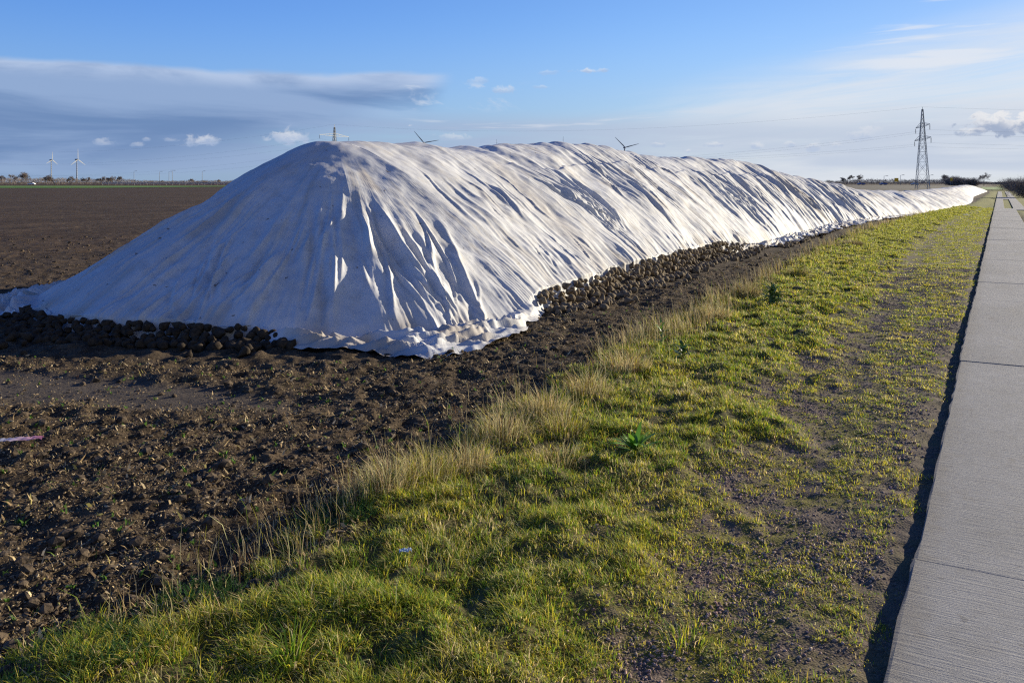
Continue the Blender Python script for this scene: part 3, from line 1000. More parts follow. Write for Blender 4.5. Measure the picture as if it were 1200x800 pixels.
def dry_grass():
    N = 26000
    Y = 2.0 * np.exp(rng.random(N) * math.log(26.)) 
    off = rng.normal(.10, .22, N)
    X = edge_x(Y) + off
    k = in_view(X, Y); X = X[k]; Y = Y[k]; off = off[k]
    den = np.clip(.25 + 1.1 * fbm(X * 1.1, Y * .8, 3, 81), .0, 1) * np.interp(Y, [1, 2, 3.0, 3.8, 9, 18, 40], [.12, .15, .25, .95, .85, .55, .3])
    k = rng.random(len(X)) < den; X = X[k]; Y = Y[k]
    z = ground(X, Y)[0]; n = len(X); r = np.hypot(X, Y)
    L = rng.uniform(.07, .27, n) * np.interp(Y, [2, 3.5, 5, 12, 30], [.75, .8, 1.1, 1.25, 1.3])
    W = np.maximum(.0022 + .0012 * rng.random(n), r * .00050)
    az = 3.3 + rng.normal(0, 1.1, n)
    lean = np.abs(rng.normal(.25, .28, n)); curl = rng.uniform(0, .55, n)
    w = np.stack([.04 + 0 * r, .14 + 0 * r, .95 + 0 * r, .26 + 0 * r, .02 + 0 * r], 1)
    col = palette(n, w)
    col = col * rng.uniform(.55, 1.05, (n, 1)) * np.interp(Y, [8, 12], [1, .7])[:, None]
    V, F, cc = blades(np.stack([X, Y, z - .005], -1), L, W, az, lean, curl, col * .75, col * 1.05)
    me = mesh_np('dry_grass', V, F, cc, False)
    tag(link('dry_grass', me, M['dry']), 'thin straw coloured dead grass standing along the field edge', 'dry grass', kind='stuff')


def tussock(name, label, cat, loc, n, rad, hgt, weights, group=None, spread=.55, mat='dry', wmul=1.):
    """a clump of blades bending outwards from one base"""
    a = rng.uniform(0, 2 * math.pi, n); q = np.sqrt(rng.random(n)) * rad
    X = np.cos(a) * q; Y = np.sin(a) * q
    gz = ground(X + loc[0], Y + loc[1])[0]; z0 = float(ground(np.array([loc[0]]), np.array([loc[1]]))[0][0])
    L = hgt * rng.uniform(.45, 1.05, n) * (1 - .35 * (q / rad) ** 2)
    W = np.full(n, max(.0028, math.hypot(*loc) * .0006)) * wmul * rng.uniform(.7, 1.3, n)
    az = a + rng.normal(0, .5, n) + .25
    lean = np.clip(spread * (q / rad) + rng.normal(.15, .18, n), 0, 1.3); curl = rng.uniform(.1, .9, n)
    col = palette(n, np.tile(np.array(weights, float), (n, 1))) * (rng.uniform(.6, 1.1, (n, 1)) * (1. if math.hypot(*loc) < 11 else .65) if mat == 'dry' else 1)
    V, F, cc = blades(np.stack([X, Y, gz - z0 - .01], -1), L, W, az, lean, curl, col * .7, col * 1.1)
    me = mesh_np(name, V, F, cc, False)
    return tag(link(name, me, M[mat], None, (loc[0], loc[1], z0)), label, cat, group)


def leaf_strip(L, W, rise, droop, fold=.15, n=6, ruff=0.):
    """one broad leaf growing along +x"""
    P = []
    x = 0; z = 0; th = rise
    for k in range(n + 1):
        s = k / n
        w = W * .5 * (math.sin(math.pi * min(1, s * .92 + .06)) ** .7) * (1.0 if s < .95 else .4)
        zz = ruff * W * random.uniform(-1, 1)
        P += [(x, -w, z + fold * w + zz), (x, 0, z), (x, w, z + fold * w - zz)]
        x += L / n * math.cos(th); z += L / n * math.sin(th); th -= droop / n
    F = []
    for k in range(n):
        for j in (0, 1):
            a = k * 3 + j; F += [(a, a + 3, a + 4), (a, a + 4, a + 1)]
    return np.array(P), np.array(F)


def rotz(V, a):
    c, s = math.cos(a), math.sin(a)
    return np.stack([V[:, 0] * c - V[:, 1] * s, V[:, 0] * s + V[:, 1] * c, V[:, 2]], -1)


def rosette(name, label, cat, loc, nleaf, L, W, col, rise=(.5, 1.2), droop=(.6, 1.5), stem=0., mat='leaf'):
    Vs = []; Fs = []; Cs = []; b = 0
    for k in range(nleaf):
        l = L * random.uniform(.6, 1.1)
        V, F = leaf_strip(l, W * random.uniform(.7, 1.15), random.uniform(*rise), random.uniform(*droop), ruff=.05)
        V = rotz(V, k * 2.4 + random.uniform(-.4, .4))
        if stem: V[:, 2] += stem * (k / nleaf) ** .9; V[:, :2] *= 1 - .45 * k / nleaf
        c = np.array(col) * random.uniform(.65, 1.25) * np.array([random.uniform(.85, 1.3), 1, 1])
        Vs.append(V); Fs.append(F + b); Cs.append(np.tile(c, (len(V), 1))); b += len(V)
    z0 = float(ground(np.array([loc[0]]), np.array([loc[1]]))[0][0])
    root = thing(name, label, cat, (loc[0], loc[1], z0))
    link('leaves', mesh_np('leaves', np.concatenate(Vs), np.concatenate(Fs), np.concatenate(Cs)), M[mat], root)
    if stem:
        mb = MB(); mb.beam((0, 0, -.02), (.01, .01, stem), .004, .002, 6); mb.make('stem', M['twig'], root)
    return root


def gp(px, py):
    return spot(px, 1700 / (py - 214))


verge_grass()
dry_grass()

TUS = [(455, 588, .16, .34, 'straw tussock nearest the camera at the foot of the bare earth gap'),
       (500, 572, .18, .36, 'yellowish straw tussock standing above the small yellow spurge'),
       (545, 556, .17, .34, 'dense golden tussock at the field edge just above the spurge'),
       (590, 520, .20, .36, 'broad golden straw tussock half way up the field edge'),
       (640, 497, .19, .34, 'reddish straw tussock next to the green mown grass below the heap corner'),
       (690, 470, .21, .36, 'thin bleached tussock to the right of the reddish straw tussock'),
       (735, 440, .22, .40, 'tall bleached tussock left of the leafy weed at the field edge'),
       (660, 516, .18, .24, 'yellow green drooping tussock on the verge behind the dock plant'),
       (655, 548, .20, .20, 'low matted straw tussock flopped over beside the dock plant'),
       (835, 378, .24, .36, 'grey brown dead tussock left of the dark leafy weed'),
       (875, 352, .25, .36, 'grey brown dead tussock behind the dark leafy weed'),
       (935, 326, .24, .26, 'rounded yellow brown tussock to the right of the dark leafy weed'),
       (1000, 290, .28, .28, 'faint straw tussock farthest along the field edge')]
for px, py, rad, hh, lab in TUS:
    p = gp(px, py); rad *= .9; hh *= .85
    gy = (.08, .5, .7, .1, .1) if 'yellow' in lab else (.04, .14, .95, .25, .02)
    tussock('dry_grass_tussock', lab, 'grass tussock', (p.x, p.y), 420, rad, hh, gy, 'dry grass tussocks along the field edge')

p = gp(342, 790)
tussock('grass_tuft', 'long bladed green and yellow grass tuft at the bottom edge of photo', 'grass tuft', (p.x, p.y), 90, .05, .26, (.3, .4, .12, .05, .4), None, 1.0, 'grass', 2.2)
p = gp(905, 790)
tussock('grass_tuft', 'bushy green grass tuft growing at the gravel edge in the foreground', 'grass tuft', (p.x - .35, p.y + .1), 130, .08, .13, (.4, .4, .12, .05, .3), None, .9, 'grass', 1.3)
p = gp(745, 538)
rosette('dock_plant', 'bright green broad leaved dock plant rosette in the middle of the verge', 'plant', (p.x, p.y), 38, .19, .034, (.14, .30, .03), (.4, 1.45), (.3, 1.2))
p = gp(775, 412)
rosette('leafy_weed', 'upright light green leafy weed at the field edge left of dead grass', 'plant', (p.x, p.y), 16, .13, .035, (.11, .20, .03), (.2, 1.0), (.3, 1.2), .30)
p = gp(905, 362)
rosette('leafy_weed', 'dark green bushy leafy weed on the verge beside grey dead tussocks', 'plant', (p.x, p.y), 70, .26, .06, (.06, .12, .025), (-.1, .9), (.4, 1.4), .24)
p = gp(800, 425)
rosette('leafy_weed', 'low spreading green weed at the right foot of the upright weed', 'plant', (p.x, p.y), 24, .17, .045, (.06, .12, .02), (.3, 1.0), (.5, 1.5), .10)
p = gp(538, 598)
rosette('spurge_plant', 'tiny yellow green spurge with round leaf cluster by the dry grass', 'plant', (p.x, p.y), 18, .045, .022, (.24, .26, .03), (.1, .9), (.3, 1.2), .09)
p = gp(405, 625)
rosette('clover_plant', 'single small bright green sprout in the bare earth gap', 'plant', (p.x, p.y), 5, .04, .025, (.10, .26, .03), (.3, .9), (.3, 1.2))


def yarrow(label, loc, n, rad, hgt):
    """feathery low mat"""
    a = rng.uniform(0, 2 * math.pi, n); q = np.sqrt(rng.random(n)) * rad
    X = np.cos(a) * q * 1.3; Y = np.sin(a) * q
    gz = ground(X + loc[0], Y + loc[1])[0]; z0 = float(ground(np.array([loc[0]]), np.array([loc[1]]))[0][0])
    Vs = []; Fs = []; Cs = []; b = 0
    for k in range(n):
        L = hgt * random.uniform(.6, 1.2); m = 22
        th = random.uniform(.3, 1.2); az = random.uniform(0, 6.28)
        t = np.repeat(np.linspace(.15, 1, m // 2), 2)
        D = np.array([math.cos(az) * math.sin(th), math.sin(az) * math.sin(th), math.cos(th)])
        P = np.array([X[k], Y[k], gz[k] - z0]) + t[:, None] * L * D
        sgn = np.tile([1, -1], m // 2)
        v, f, c = blades(P, .020 * (1.15 - t), np.full(m, .0045), az + sgn * 1.2, np.full(m, 1.1), np.full(m, .2), np.tile(np.array([.035, .085, .018]) * random.uniform(.7, 1.4), (m, 1)))
        sv, sf, sc = blades(np.array([[X[k], Y[k], gz[k] - z0]]), np.array([L]), np.array([.003]), np.array([az]), np.array([th]), np.array([0.]), np.array([[.05, .10, .02]]))
        for vv, ff, c2 in ((v, f, c), (sv, sf, sc)):
            Vs.append(vv); Fs.append(ff + b); Cs.append(c2); b += len(vv)
    me = mesh_np('yarrow_mat', np.concatenate(Vs), np.concatenate(Fs), np.concatenate(Cs), False)
    tag(link('yarrow_mat', me, M['grass'], None, (loc[0], loc[1], z0)), label, 'plant')


p = gp(115, 775); yarrow('dark green feathery yarrow mat in the bottom left corner', (p.x, p.y), 170, .20, .09)
p = gp(235, 705); yarrow('feathery yarrow mat among dead stalks above the corner mat', (p.x, p.y), 110, .16, .08)
p = gp(395, 612); yarrow('shaded dark yarrow mat left of the golden tussocks', (p.x, p.y), 120, .16, .09)


def field_litter():
    """shredded beet tops and straw lying on the soil"""
    N = 170000
    Y = -1.5 + 2.5 * np.exp(rng.random(N) * math.log(14.)) - 1
    dpt = 2.4 * np.exp(rng.random(N) * math.log(9.))
    lat = rng.uniform(-.66, .55, N) * dpt
    X = FX * dpt + RX * lat; Y = FY * dpt + RY * lat
    ex = edge_x(Y)
    inside = (X < ex + .25) & ((X < -12.9) | (Y < 4.9 + (X + 8) * .42) | (X > -4.85) | ((X > -5.2) & (Y < 10)))
    inside &= ~((X < -5.4) & (Y > 7))
    dn_ = np.clip(.5 + .8 * fbm(X * 1.7, Y * 1.7, 3, 111), .05, 1)
    z, v, g, mud, mo = ground(X, Y)
    k = inside & (rng.random(N) < dn_ * (1 - .85 * mud))
    X, Y, z, dpt = X[k], Y[k], z[k], dpt[k]; n = len(X)
    L = (.006 + .05 * rng.random(n) ** 4.5) * (1 + dpt * .02); W = L * np.where(rng.random(n) < .55, rng.uniform(.05, .13, n), rng.uniform(.15, .38, n))
    L = np.maximum(L, dpt * .0025); W = np.maximum(W, dpt * .0009)
    az = rng.uniform(0, 6.28, n); lean = rng.uniform(1.15, 1.75, n); curl = rng.uniform(-.9, .7, n)
    pal = np.array([[.42, .31, .16], [.26, .18, .09], [.62, .48, .27], [.14, .095, .052], [.30, .26, .08], [.16, .26, .04]])
    col = pal[rng.choice(6, n, p=[.31, .26, .12, .23, .06, .02])] * rng.uniform(.6, 1.25, (n, 1))
    V, F, cc = blades(np.stack([X, Y, z + .006], -1), L, W, az, lean, curl, col)
    me = mesh_np('crop_residue', V, F, cc, False)
    tag(link('crop_residue', me, M['litter']), 'shredded beet tops and straw bits strewn over the dark soil', 'crop residue', kind='stuff')
    # fallen leaves
    Vs = []; Fs = []; Cs = []; b = 0
    for k in range(170):
        d = 2.6 * math.exp(random.random() * 1.5); l = random.uniform(-.62, .1) * d
        x = FX * d + RX * l; y = FY * d + RY * l
        if x > edge_x(y) + .7 or (y > 5 and x < -5.5): continue
        v, f = leaf_strip(random.uniform(.02, .055), random.uniform(.012, .026), random.uniform(-.2, .6), random.uniform(-.8, 1.2), .5, 4, .15)
        v = rotz(v, random.uniform(0, 6.28)); v += np.array([x, y, float(ground(np.array([x]), np.array([y]))[0][0]) + .012])
        c = np.array(random.choice([(.17, .085, .045), (.26, .17, .095), (.12, .06, .035), (.33, .24, .15)])) * random.uniform(.7, 1.2)
        Vs.append(v); Fs.append(f + b); Cs.append(np.tile(c, (len(v), 1))); b += len(v)
    me = mesh_np('fallen_leaves', np.concatenate(Vs), np.concatenate(Fs), np.concatenate(Cs))
    tag(link('fallen_leaves', me, M['litter']), 'curled brown dead leaves on the field edge', 'dead leaves', kind='stuff')
    # green seedlings
    n = 900
    d = 3 * np.exp(rng.random(n) * 1.9); l = rng.uniform(-.64, .4, n) * d
    X = FX * d + RX * l; Y = FY * d + RY * l
    k = (X < edge_x(Y) - .1) & ((Y < 5.2 + (X + 8) * .42) | (X > -4.8)); X = X[k]; Y = Y[k]
    X = np.repeat(X, 4) + rng.normal(0, .006, len(X) * 4); Y = np.repeat(Y, 4) + rng.normal(0, .006, len(Y) * 4)
    n = len(X); z = ground(X, Y)[0]
    V, F, cc = blades(np.stack([X, Y, z], -1), rng.uniform(.015, .045, n), rng.uniform(.006, .014, n), rng.uniform(0, 6.28, n), rng.uniform(.4, 1.2, n), rng.uniform(0, .6, n), np.tile([[.11, .21, .03]], (n, 1)) * rng.uniform(.6, 1.2, (n, 1)))
    tag(link('seedlings', mesh_np('seedlings', V, F, cc, False), M['grass']), 'tiny green seedlings sprouting from the dark soil', 'seedlings', kind='stuff')


field_litter()


def lumps(name, X, Y, z, size, mat, cols=None, flat=.7, proto=ICO1, seed=0, nvar=8, stretch=1.0):
    V0, F0 = proto
    vs = []
    for k in range(nvar):
        n = fbm(V0[:, 0] * 1.4 + k * 5, V0[:, 1] * 1.4 + V0[:, 2] * 1.7, 2, 200 + k + seed)
        vs.append(V0 * (1 + .38 * n)[:, None] * np.array([rng.uniform(1, stretch) if stretch > 1 else 1, rng.uniform(.65, .95), flat]))
    vs = np.stack(vs)
    n = len(X)
    sel = rng.integers(0, nvar, n); a = rng.uniform(0, 6.28, n)
    B = vs[sel] * size[:, None, None]
    tl = rng.normal(0, .35, n)
    c, s = np.cos(tl)[:, None], np.sin(tl)[:, None]
    B = np.stack([B[..., 0], B[..., 1] * c - B[..., 2] * s, B[..., 1] * s + B[..., 2] * c], -1)
    c, s = np.cos(a)[:, None], np.sin(a)[:, None]
    B = np.stack([B[..., 0] * c - B[..., 1] * s + X[:, None], B[..., 0] * s + B[..., 1] * c + Y[:, None], B[..., 2] + z[:, None]], -1)
    m = len(V0)
    F = (F0[None] + (np.arange(n) * m)[:, None, None]).reshape(-1, 3)
    cc = None if cols is None else np.repeat(cols, m, 0)
    me = mesh_np(name, B.reshape(-1, 3), F, cc, False)
    return link(name, me, mat)


def soil_clods():
    n = 15000
    d = 2.5 * np.exp(rng.random(n) * math.log(11.)); l = rng.uniform(-.66, .5, n) * d
    X = FX * d + RX * l; Y = FY * d + RY * l
    z, v, g, mud, mo = ground(X, Y)
    k = (X < edge_x(Y) + .1) & ((Y < 5.0 + (X + 8) * .42) | (X > -4.9) | ((X < -13) & (Y > 8))) & (rng.random(n) < np.clip(.6 + .8 * fbm(X * 1.3, Y * 1.3, 2, 121), .1, 1) * (1 - .8 * mud))
    X, Y, z, d = X[k], Y[k], z[k], d[k]; n = len(X)
    s = .006 + .036 * rng.random(n) ** 4.0 + d * .0007
    tag(lumps('soil_clods', X, Y, z + s * .1, s, M['clod']), 'crumbly dark clods of earth lying on the tilled field', 'soil clods', kind='stuff')


soil_clods()


def soil_crumbs():
    n = 150000
    d = 2.5 * np.exp(rng.random(n) * math.log(8.)); l = rng.uniform(-.66, .5, n) * d
    X = FX * d + RX * l; Y = FY * d + RY * l
    z, v, g, mud, mo = ground(X, Y)
    k = (X < edge_x(Y) + .35) & ((Y < 5.2 + (X + 8) * .42) | (X > -4.9)) & (rng.random(n) < np.clip(.55 + .9 * fbm(X * 2.2, Y * 2.2, 3, 125), .08, 1) * (1 - .8 * mud))
    X, Y, z, d = X[k], Y[k], z[k], d[k]; n = len(X)
    s = .0020 + .0062 * rng.random(n) ** 3 + d * .0004
    pal = np.array([[.25, .18, .10], [.16, .113, .066], [.40, .31, .18], [.08, .056, .034], [.22, .19, .06]])
    col = pal[rng.choice(5, n, p=[.22, .30, .10, .34, .04])] * rng.uniform(.6, 1.3, (n, 1))
    tag(lumps('soil_crumbs', X, Y, z + s * .3, s, M['stone'], col, .6, ICO1, 90, 12, 2.2), 'fine light and dark crumbs of earth and shredded roots on the soil', 'soil crumbs', kind='stuff')


soil_crumbs()


def gravel():
    n = 190000
    Y = 1.2 * np.exp(rng.random(n) * math.log(16.)); X = rng.uniform(-2.4, -.38, n)
    z, v, g, mud, mo = ground(X, Y)
    patch = sst(-.12, .3, fbm(X * 1.5, Y * 1.1, 3, 131))
    k = in_view(X, Y) & (rng.random(n) < g * (.25 + .5 * patch) * sst(-.40, -.55, X))
    X, Y, z = X[k], Y[k], z[k]; n = len(X); r = np.hypot(X, Y)
    s = .0020 + .008 * rng.random(n) ** 6 + r * .00036
    col = np.array([[.29, .20, .15]]) * rng.uniform(.5, 1.5, (n, 1)) * rng.uniform(.92, 1.08, (n, 3))
    tag(lumps('gravel', X, Y, z + s * .15, s, M['stone'], col, .65, ICO1, 50), 'purple grey gravel stones in the trodden strip beside the lane', 'gravel', kind='stuff')


gravel()


# scraps of litter
def scrap(label, px, py, L, W, cols, rz):
    p = gp(px, py); z0 = float(ground(np.array([p.x]), np.array([p.y]))[0][0])
    u, v = np.meshgrid(np.linspace(-.5, .5, 14), np.linspace(-.5, .5, 7), indexing='ij')
    X = u * L; Y = v * W * (1 - .6 * np.abs(u)) + .1 * L * gn(u * 3, u * 0, 141)
    Z = .02 + .014 * fbm(u * 4, v * 5, 3, 142) + .012 * np.abs(gn(u * 6, v * 2, 143))
    V = rotz(np.stack([X, Y, Z], -1).reshape(-1, 3), rz)
    t = np.clip((u.ravel() + .5)[:, None], 0, 1)
    cc = np.array(cols[0]) * (1 - t) + np.array(cols[1]) * t
    me = mesh_np('plastic_scrap', V, grid_faces(14, 7), cc)
    tag(link('plastic_scrap', me, M['film'], None, (p.x, p.y, z0 + .012)), label, 'litter')


scrap('torn strip of white and pink plastic film on the dark soil', 25, 519, .26, .09, ((.6, .62, .7), (.7, .25, .35)), AXIS + .25)
scrap('small pale blue plastic scrap lying in the verge grass', 475, 668, .055, .035, ((.55, .68, .85), (.6, .7, .85)), AXIS + .2)
scrap('flat white plastic scrap on the verge grass far along the lane', 1134, 252, .5, .3, ((.75, .75, .78), (.75, .75, .78)), 0)


# ------------------------------------------------------------------ far things
def segs_mesh(name, A, B, r0, r1, mat, parent=None):
    """thin three sided sticks, one mesh"""
    A = np.array(A); B = np.array(B); r0 = np.array(r0)[:, None]; r1 = np.array(r1)[:, None]
    d = B - A; d /= np.linalg.norm(d, axis=1, keepdims=True) + 1e-9
    ref = np.where(np.abs(d[:, 2:3]) > .9, [[1., 0, 0]], [[0, 0, 1.]])
    u = np.cross(d, ref); u /= np.linalg.norm(u, axis=1, keepdims=True) + 1e-9
    w = np.cross(d, u)
    vs = []
    for P, r in ((A, r0), (B, r1)):
        for k in range(3):
            t = 2.094 * k
            vs.append(P + u * r * math.cos(t) + w * r * math.sin(t))
    V = np.stack(vs, 1).reshape(-1, 3)
    b = (np.arange(len(A)) * 6)[:, None]
    F = np.concatenate([b + np.array([[i, (i + 1) % 3, 3 + (i + 1) % 3, 3 + i]]) for i in range(3)])
    return link(name, mesh_np(name, V, F, None, False), mat, parent)


def branchy(h, seed, wide=.5, trunk_h=.3, levels=5, thick=.05, kids=(3, 4)):
    rs = random.Random(seed)
    tr = []; cr = []

    def grow(p, d, L, r, lv):
        n = 3
        q = p
        for k in range(n):
            d = (d + Vector((rs.gauss(0, .14), rs.gauss(0, .14), rs.gauss(0.02, .08)))).normalized()
            e = q + d * (L / n)
            (tr if lv < 2 else cr).append((q[:], e[:], r * (1 - .25 * k / n), r * (1 - .25 * (k + 1) / n)))
            q = e
        if lv >= levels: return
        for k in range(rs.randint(*kids) + (1 if lv >= 2 else 0)):
            ax = Vector((rs.gauss(0, 1), rs.gauss(0, 1), rs.gauss(0, .4))).normalized()
            nd = (d * rs.uniform(.5, 1.0) + ax * wide * rs.uniform(.7, 1.3) + Vector((0, 0, .12))).normalized()
            st = p + (q - p) * rs.uniform(.55, 1)
            grow(st, nd, L * rs.uniform(.55, .82), r * .55, lv + 1)
    grow(Vector((0, 0, -.1)), Vector((0, 0, 1)), h * trunk_h, thick, 0)
    top = max(max(s[1][2] for s in cr), 1e-3)
    k = h / top
    sc = lambda L_: [(tuple(c * k for c in a), tuple(c * k for c in b), ra, rb) for a, b, ra, rb in L_]
    return sc(tr), sc(cr)


tree_cache = {}


def bare_tree(px, d, h, label, seed, group=None, name='bare_tree', wide=.55, trunk_h=.28, levels=5, thin=.5, cat='tree'):
    key = (seed, wide, trunk_h, levels)
    root = thing(name, label, cat, spot(px, d, 0), random.uniform(0, 6.28), group)
    tr, cr = branchy(h, seed, wide, trunk_h, levels, h * .016)
    mn = d * .00010
    f = lambda L_, i: [max(s[i], mn * thin) for s in L_]
    segs_mesh('trunk', [s[0] for s in tr], [s[1] for s in tr], f(tr, 2), f(tr, 3), M['bark'], root)
    segs_mesh('crown', [s[0] for s in cr], [s[1] for s in cr], f(cr, 2), f(cr, 3), M['twig'], root)
    return root


def twig_shrub(px, d, h, w, label, seed, group=None, mat='twig', loc=None, n=900, name='bare_shrub'):
    rs = np.random.default_rng(seed)
    A = np.stack([rs.normal(0, w * .16, n), rs.normal(0, w * .16, n), rs.uniform(0, h * .5, n) ** 1.0], -1)
    dr = np.stack([rs.normal(0, w * .22, n), rs.normal(0, w * .22, n), rs.uniform(.15, .55, n) * h], -1)
    B = A + dr
    B[:, 2] = np.minimum(B[:, 2], h * (1 - .5 * np.clip(np.hypot(B[:, 0], B[:, 1]) / (w * .75), 0, 1.5) ** 2) * rs.uniform(.85, 1.05, n))
    B[:, 2] = np.maximum(B[:, 2], .1)
    A[:, 2] = np.maximum(A[:, 2] * .8, 0)
    r = np.full(n, max(.005, d * .00011))
    root = thing(name, label, 'shrub', loc or spot(px, d, 0), 0, group)
    segs_mesh('twigs', A, B, r, r * .5, M[mat], root)
    mb = MB()
    for k in range(7): mb.beam((rs.normal(0, w * .05), rs.normal(0, w * .05), -.1), (rs.normal(0, w * .2), rs.normal(0, w * .2), h * .6), max(.02, d * .0003), max(.01, d * .0002), 5)
    mb.make('stems', M['bark'], root)
    return root


# right hand group
bare_tree(987, 420, 4.4, 'small airy bare tree leftmost of the trees beyond the low heap', 11, wide=.7)
bare_tree(998, 440, 5.6, 'bare tree second from the left beyond the low heap', 12, wide=.65)
bare_tree(1010, 440, 6.0, 'bare tree right of two smaller ones beyond the low heap', 13, wide=.65)
bare_tree(1153, 330, 5.6, 'round crowned bare tree standing alone right of the pylon', 15, wide=.75, trunk_h=.34)
bare_tree(1108, 460, 6.3, 'dense bare tree inside the dark thicket right of the pylon', 16, wide=.6)
twig_shrub(1117, 440, 5.6, 10, 'large dark rounded thicket right of the pylon', 17, n=1000)
twig_shrub(1125, 430, 4.6, 9, 'lower dark thicket attached right of the large thicket', 18, n=750)
twig_shrub(1139, 330, 4.2, 6.5, 'brownish bush between dark thicket and round crowned tree', 19, n=600)
twig_shrub(1186, 170, 3.0, 5.0, 'dark bush on the right of the lane, the farther of two', 20, n=700)
twig_shrub(1200, 95, 2.6, 3.6, 'dark bush on the right of the lane, nearest at the picture edge', 21, n=950)

# left tree line
LT = [(3, 205, 'leftmost bare tree of the far tree line at the picture edge'), (11, 204, 'bare tree second from the left end of the far tree line'),
      (24, 201, 'tall bushy bare tree left of the first wind turbine'), (30, 203, 'bare tree right beside the tall bushy one left of the turbines'),
      (52, 206, 'bare tree just left of the first wind turbine'), (64, 204, 'bare tree just right of the first wind turbine'),
      (82, 206, 'thin bare tree just left of the second wind turbine'), (102, 207, 'rounded bare tree just right of the second wind turbine'),
      (118, 207, 'small bare tree left of the tall pair in the far tree line'), (124, 206, 'left one of the bare pair in the middle of the far tree line'),
      (132, 206, 'right one of the bare pair in the middle of the far tree line'), (142, 206, 'bare tree right of the pair in the far tree line'),
      (190, 211, 'small bare tree among the low right part of the far tree line'), (224, 209, 'reddish round bare tree near the slope of the heap'),
      (240, 211, 'small bare tree between the reddish tree and the heap'), (256, 210, 'rightmost bare tree of the far line before the heap')]
for k, (px, top, lab) in enumerate(LT):
    d = 560 if px < 150 else 640
    bare_tree(px, d, 1.7 + (213.5 - top) * d / 1000, lab, 30 + k, 'bare trees of the far left tree line', wide=.7, trunk_h=.24)


def far_scrub():
    rs = np.random.default_rng(5)
    n = 26000
    px = rs.uniform(-260, 430, n); d = rs.uniform(570, 620, n)
    hh = np.interp(px, [-260, 0, 30, 75, 110, 150, 170, 270, 430], [6, 5.2, 5.4, 4.6, 4.2, 4.2, 3.0, 3.0, 3]) * (1 + .28 * fbm(px * .09, px * 0, 3, 151))
    u = (px - 600) / 1000 * d
    A = np.stack([FX * d + RX * u, FY * d + RY * u, rs.uniform(0, .75, n) * hh], -1)
    B = A + np.stack([rs.normal(0, .7, n), rs.normal(0, .7, n), rs.uniform(.1, .35, n) * hh], -1)
    o = segs_mesh('far_scrub', A, B, np.full(n, .055), np.full(n, .03), M['twig'])
    tag(o, 'grey brown band of bare scrub along the left horizon', 'scrub', kind='stuff')
    n = 15000
    px = rs.uniform(950, 1330, n); d = rs.uniform(600, 680, n)
    hh = np.interp(px, [950, 985, 1010, 1060, 1100, 1140, 1190, 1330], [2.5, 3.5, 4.4, 4.0, 4.4, 2.5, 1.8, 2.0]) * (1 + .35 * fbm(px * .12, px * 0, 3, 155))
    u = (px - 600) / 1000 * d
    A = np.stack([FX * d + RX * u, FY * d + RY * u, rs.uniform(0, .7, n) * hh], -1)
    B = A + np.stack([rs.normal(0, .8, n), rs.normal(0, .8, n), rs.uniform(.1, .4, n) * hh], -1)
    o = segs_mesh('far_scrub', A, B, np.full(n, .05), np.full(n, .03), M['twig'])
    tag(o, 'low bluish band of bare scrub along the right horizon', 'scrub', kind='stuff')


far_scrub()


# far crop strip, main road, rail
def strip(name, pts_near, pts_far, z, mat, label):
    V = [(*p[:2], z) for p in pts_near] + [(*p[:2], z) for p in pts_far]
    n = len(pts_near)
    me = bpy.data.meshes.new(name); me.from_pydata(V, [], [(k, k + 1, n + k + 1, n + k) for k in range(n - 1)]); me.update()
    tag(link(name, me, mat), label, kind='structure')


crop = varmat('winter_crop', (.075, .17, .022), (.13, .22, .03), .05, bump=0)
px_ = np.linspace(-700, 560, 12)
strip('crop_strip', [spot(p, 250 + 90 * (p > 150) * (p - 150) / 120 if p < 300 else 385) for p in px_], [spot(p, 400) for p in px_], .05, crop, 'bright green winter crop strip along the left horizon')
px_ = np.linspace(1150, 1176, 6)
strip('meadow', [spot(p, 190) for p in px_], [spot(p, 300) for p in px_], .05, crop, 'bright green meadow patch right of the low heap end')
px_ = np.linspace(930, 1170, 12)
strip('main_road', [spot(p, 500) for p in px_], [spot(p, 510) for p in px_], .05, M['asphalt'], 'main road crossing behind the low heap')
dk = varmat('far_tilth', (.026, .019, .013), (.04, .029, .02), .05, bump=0)
px_ = np.linspace(930, 1155, 12)
strip('far_field', [spot(p, 175 if p > 1010 else 230) for p in px_], [spot(p, 470) for p in px_], .04, dk, 'dark tilled field behind the low heap')

# guard rail on the left horizon
a, b = spot(120, 545), spot(285, 545)
root = thing('guard_rail', 'long bluish guard rail line in front of the far left tree line', 'guard rail', a)
mb = MB(); v = b - a
mb.beam((0, 0, 1.05), v + Vector((0, 0, 1.05)), .32, None, 4); mb.make('rail', M['rail'], root)
for k in range(0, 23):
    mb = MB(); q = v * (k / 22); mb.beam(q + Vector((0, 0, -.1)), q + Vector((0, 0, .8)), .09, None, 4); mb.make('post', M['steel'], root)


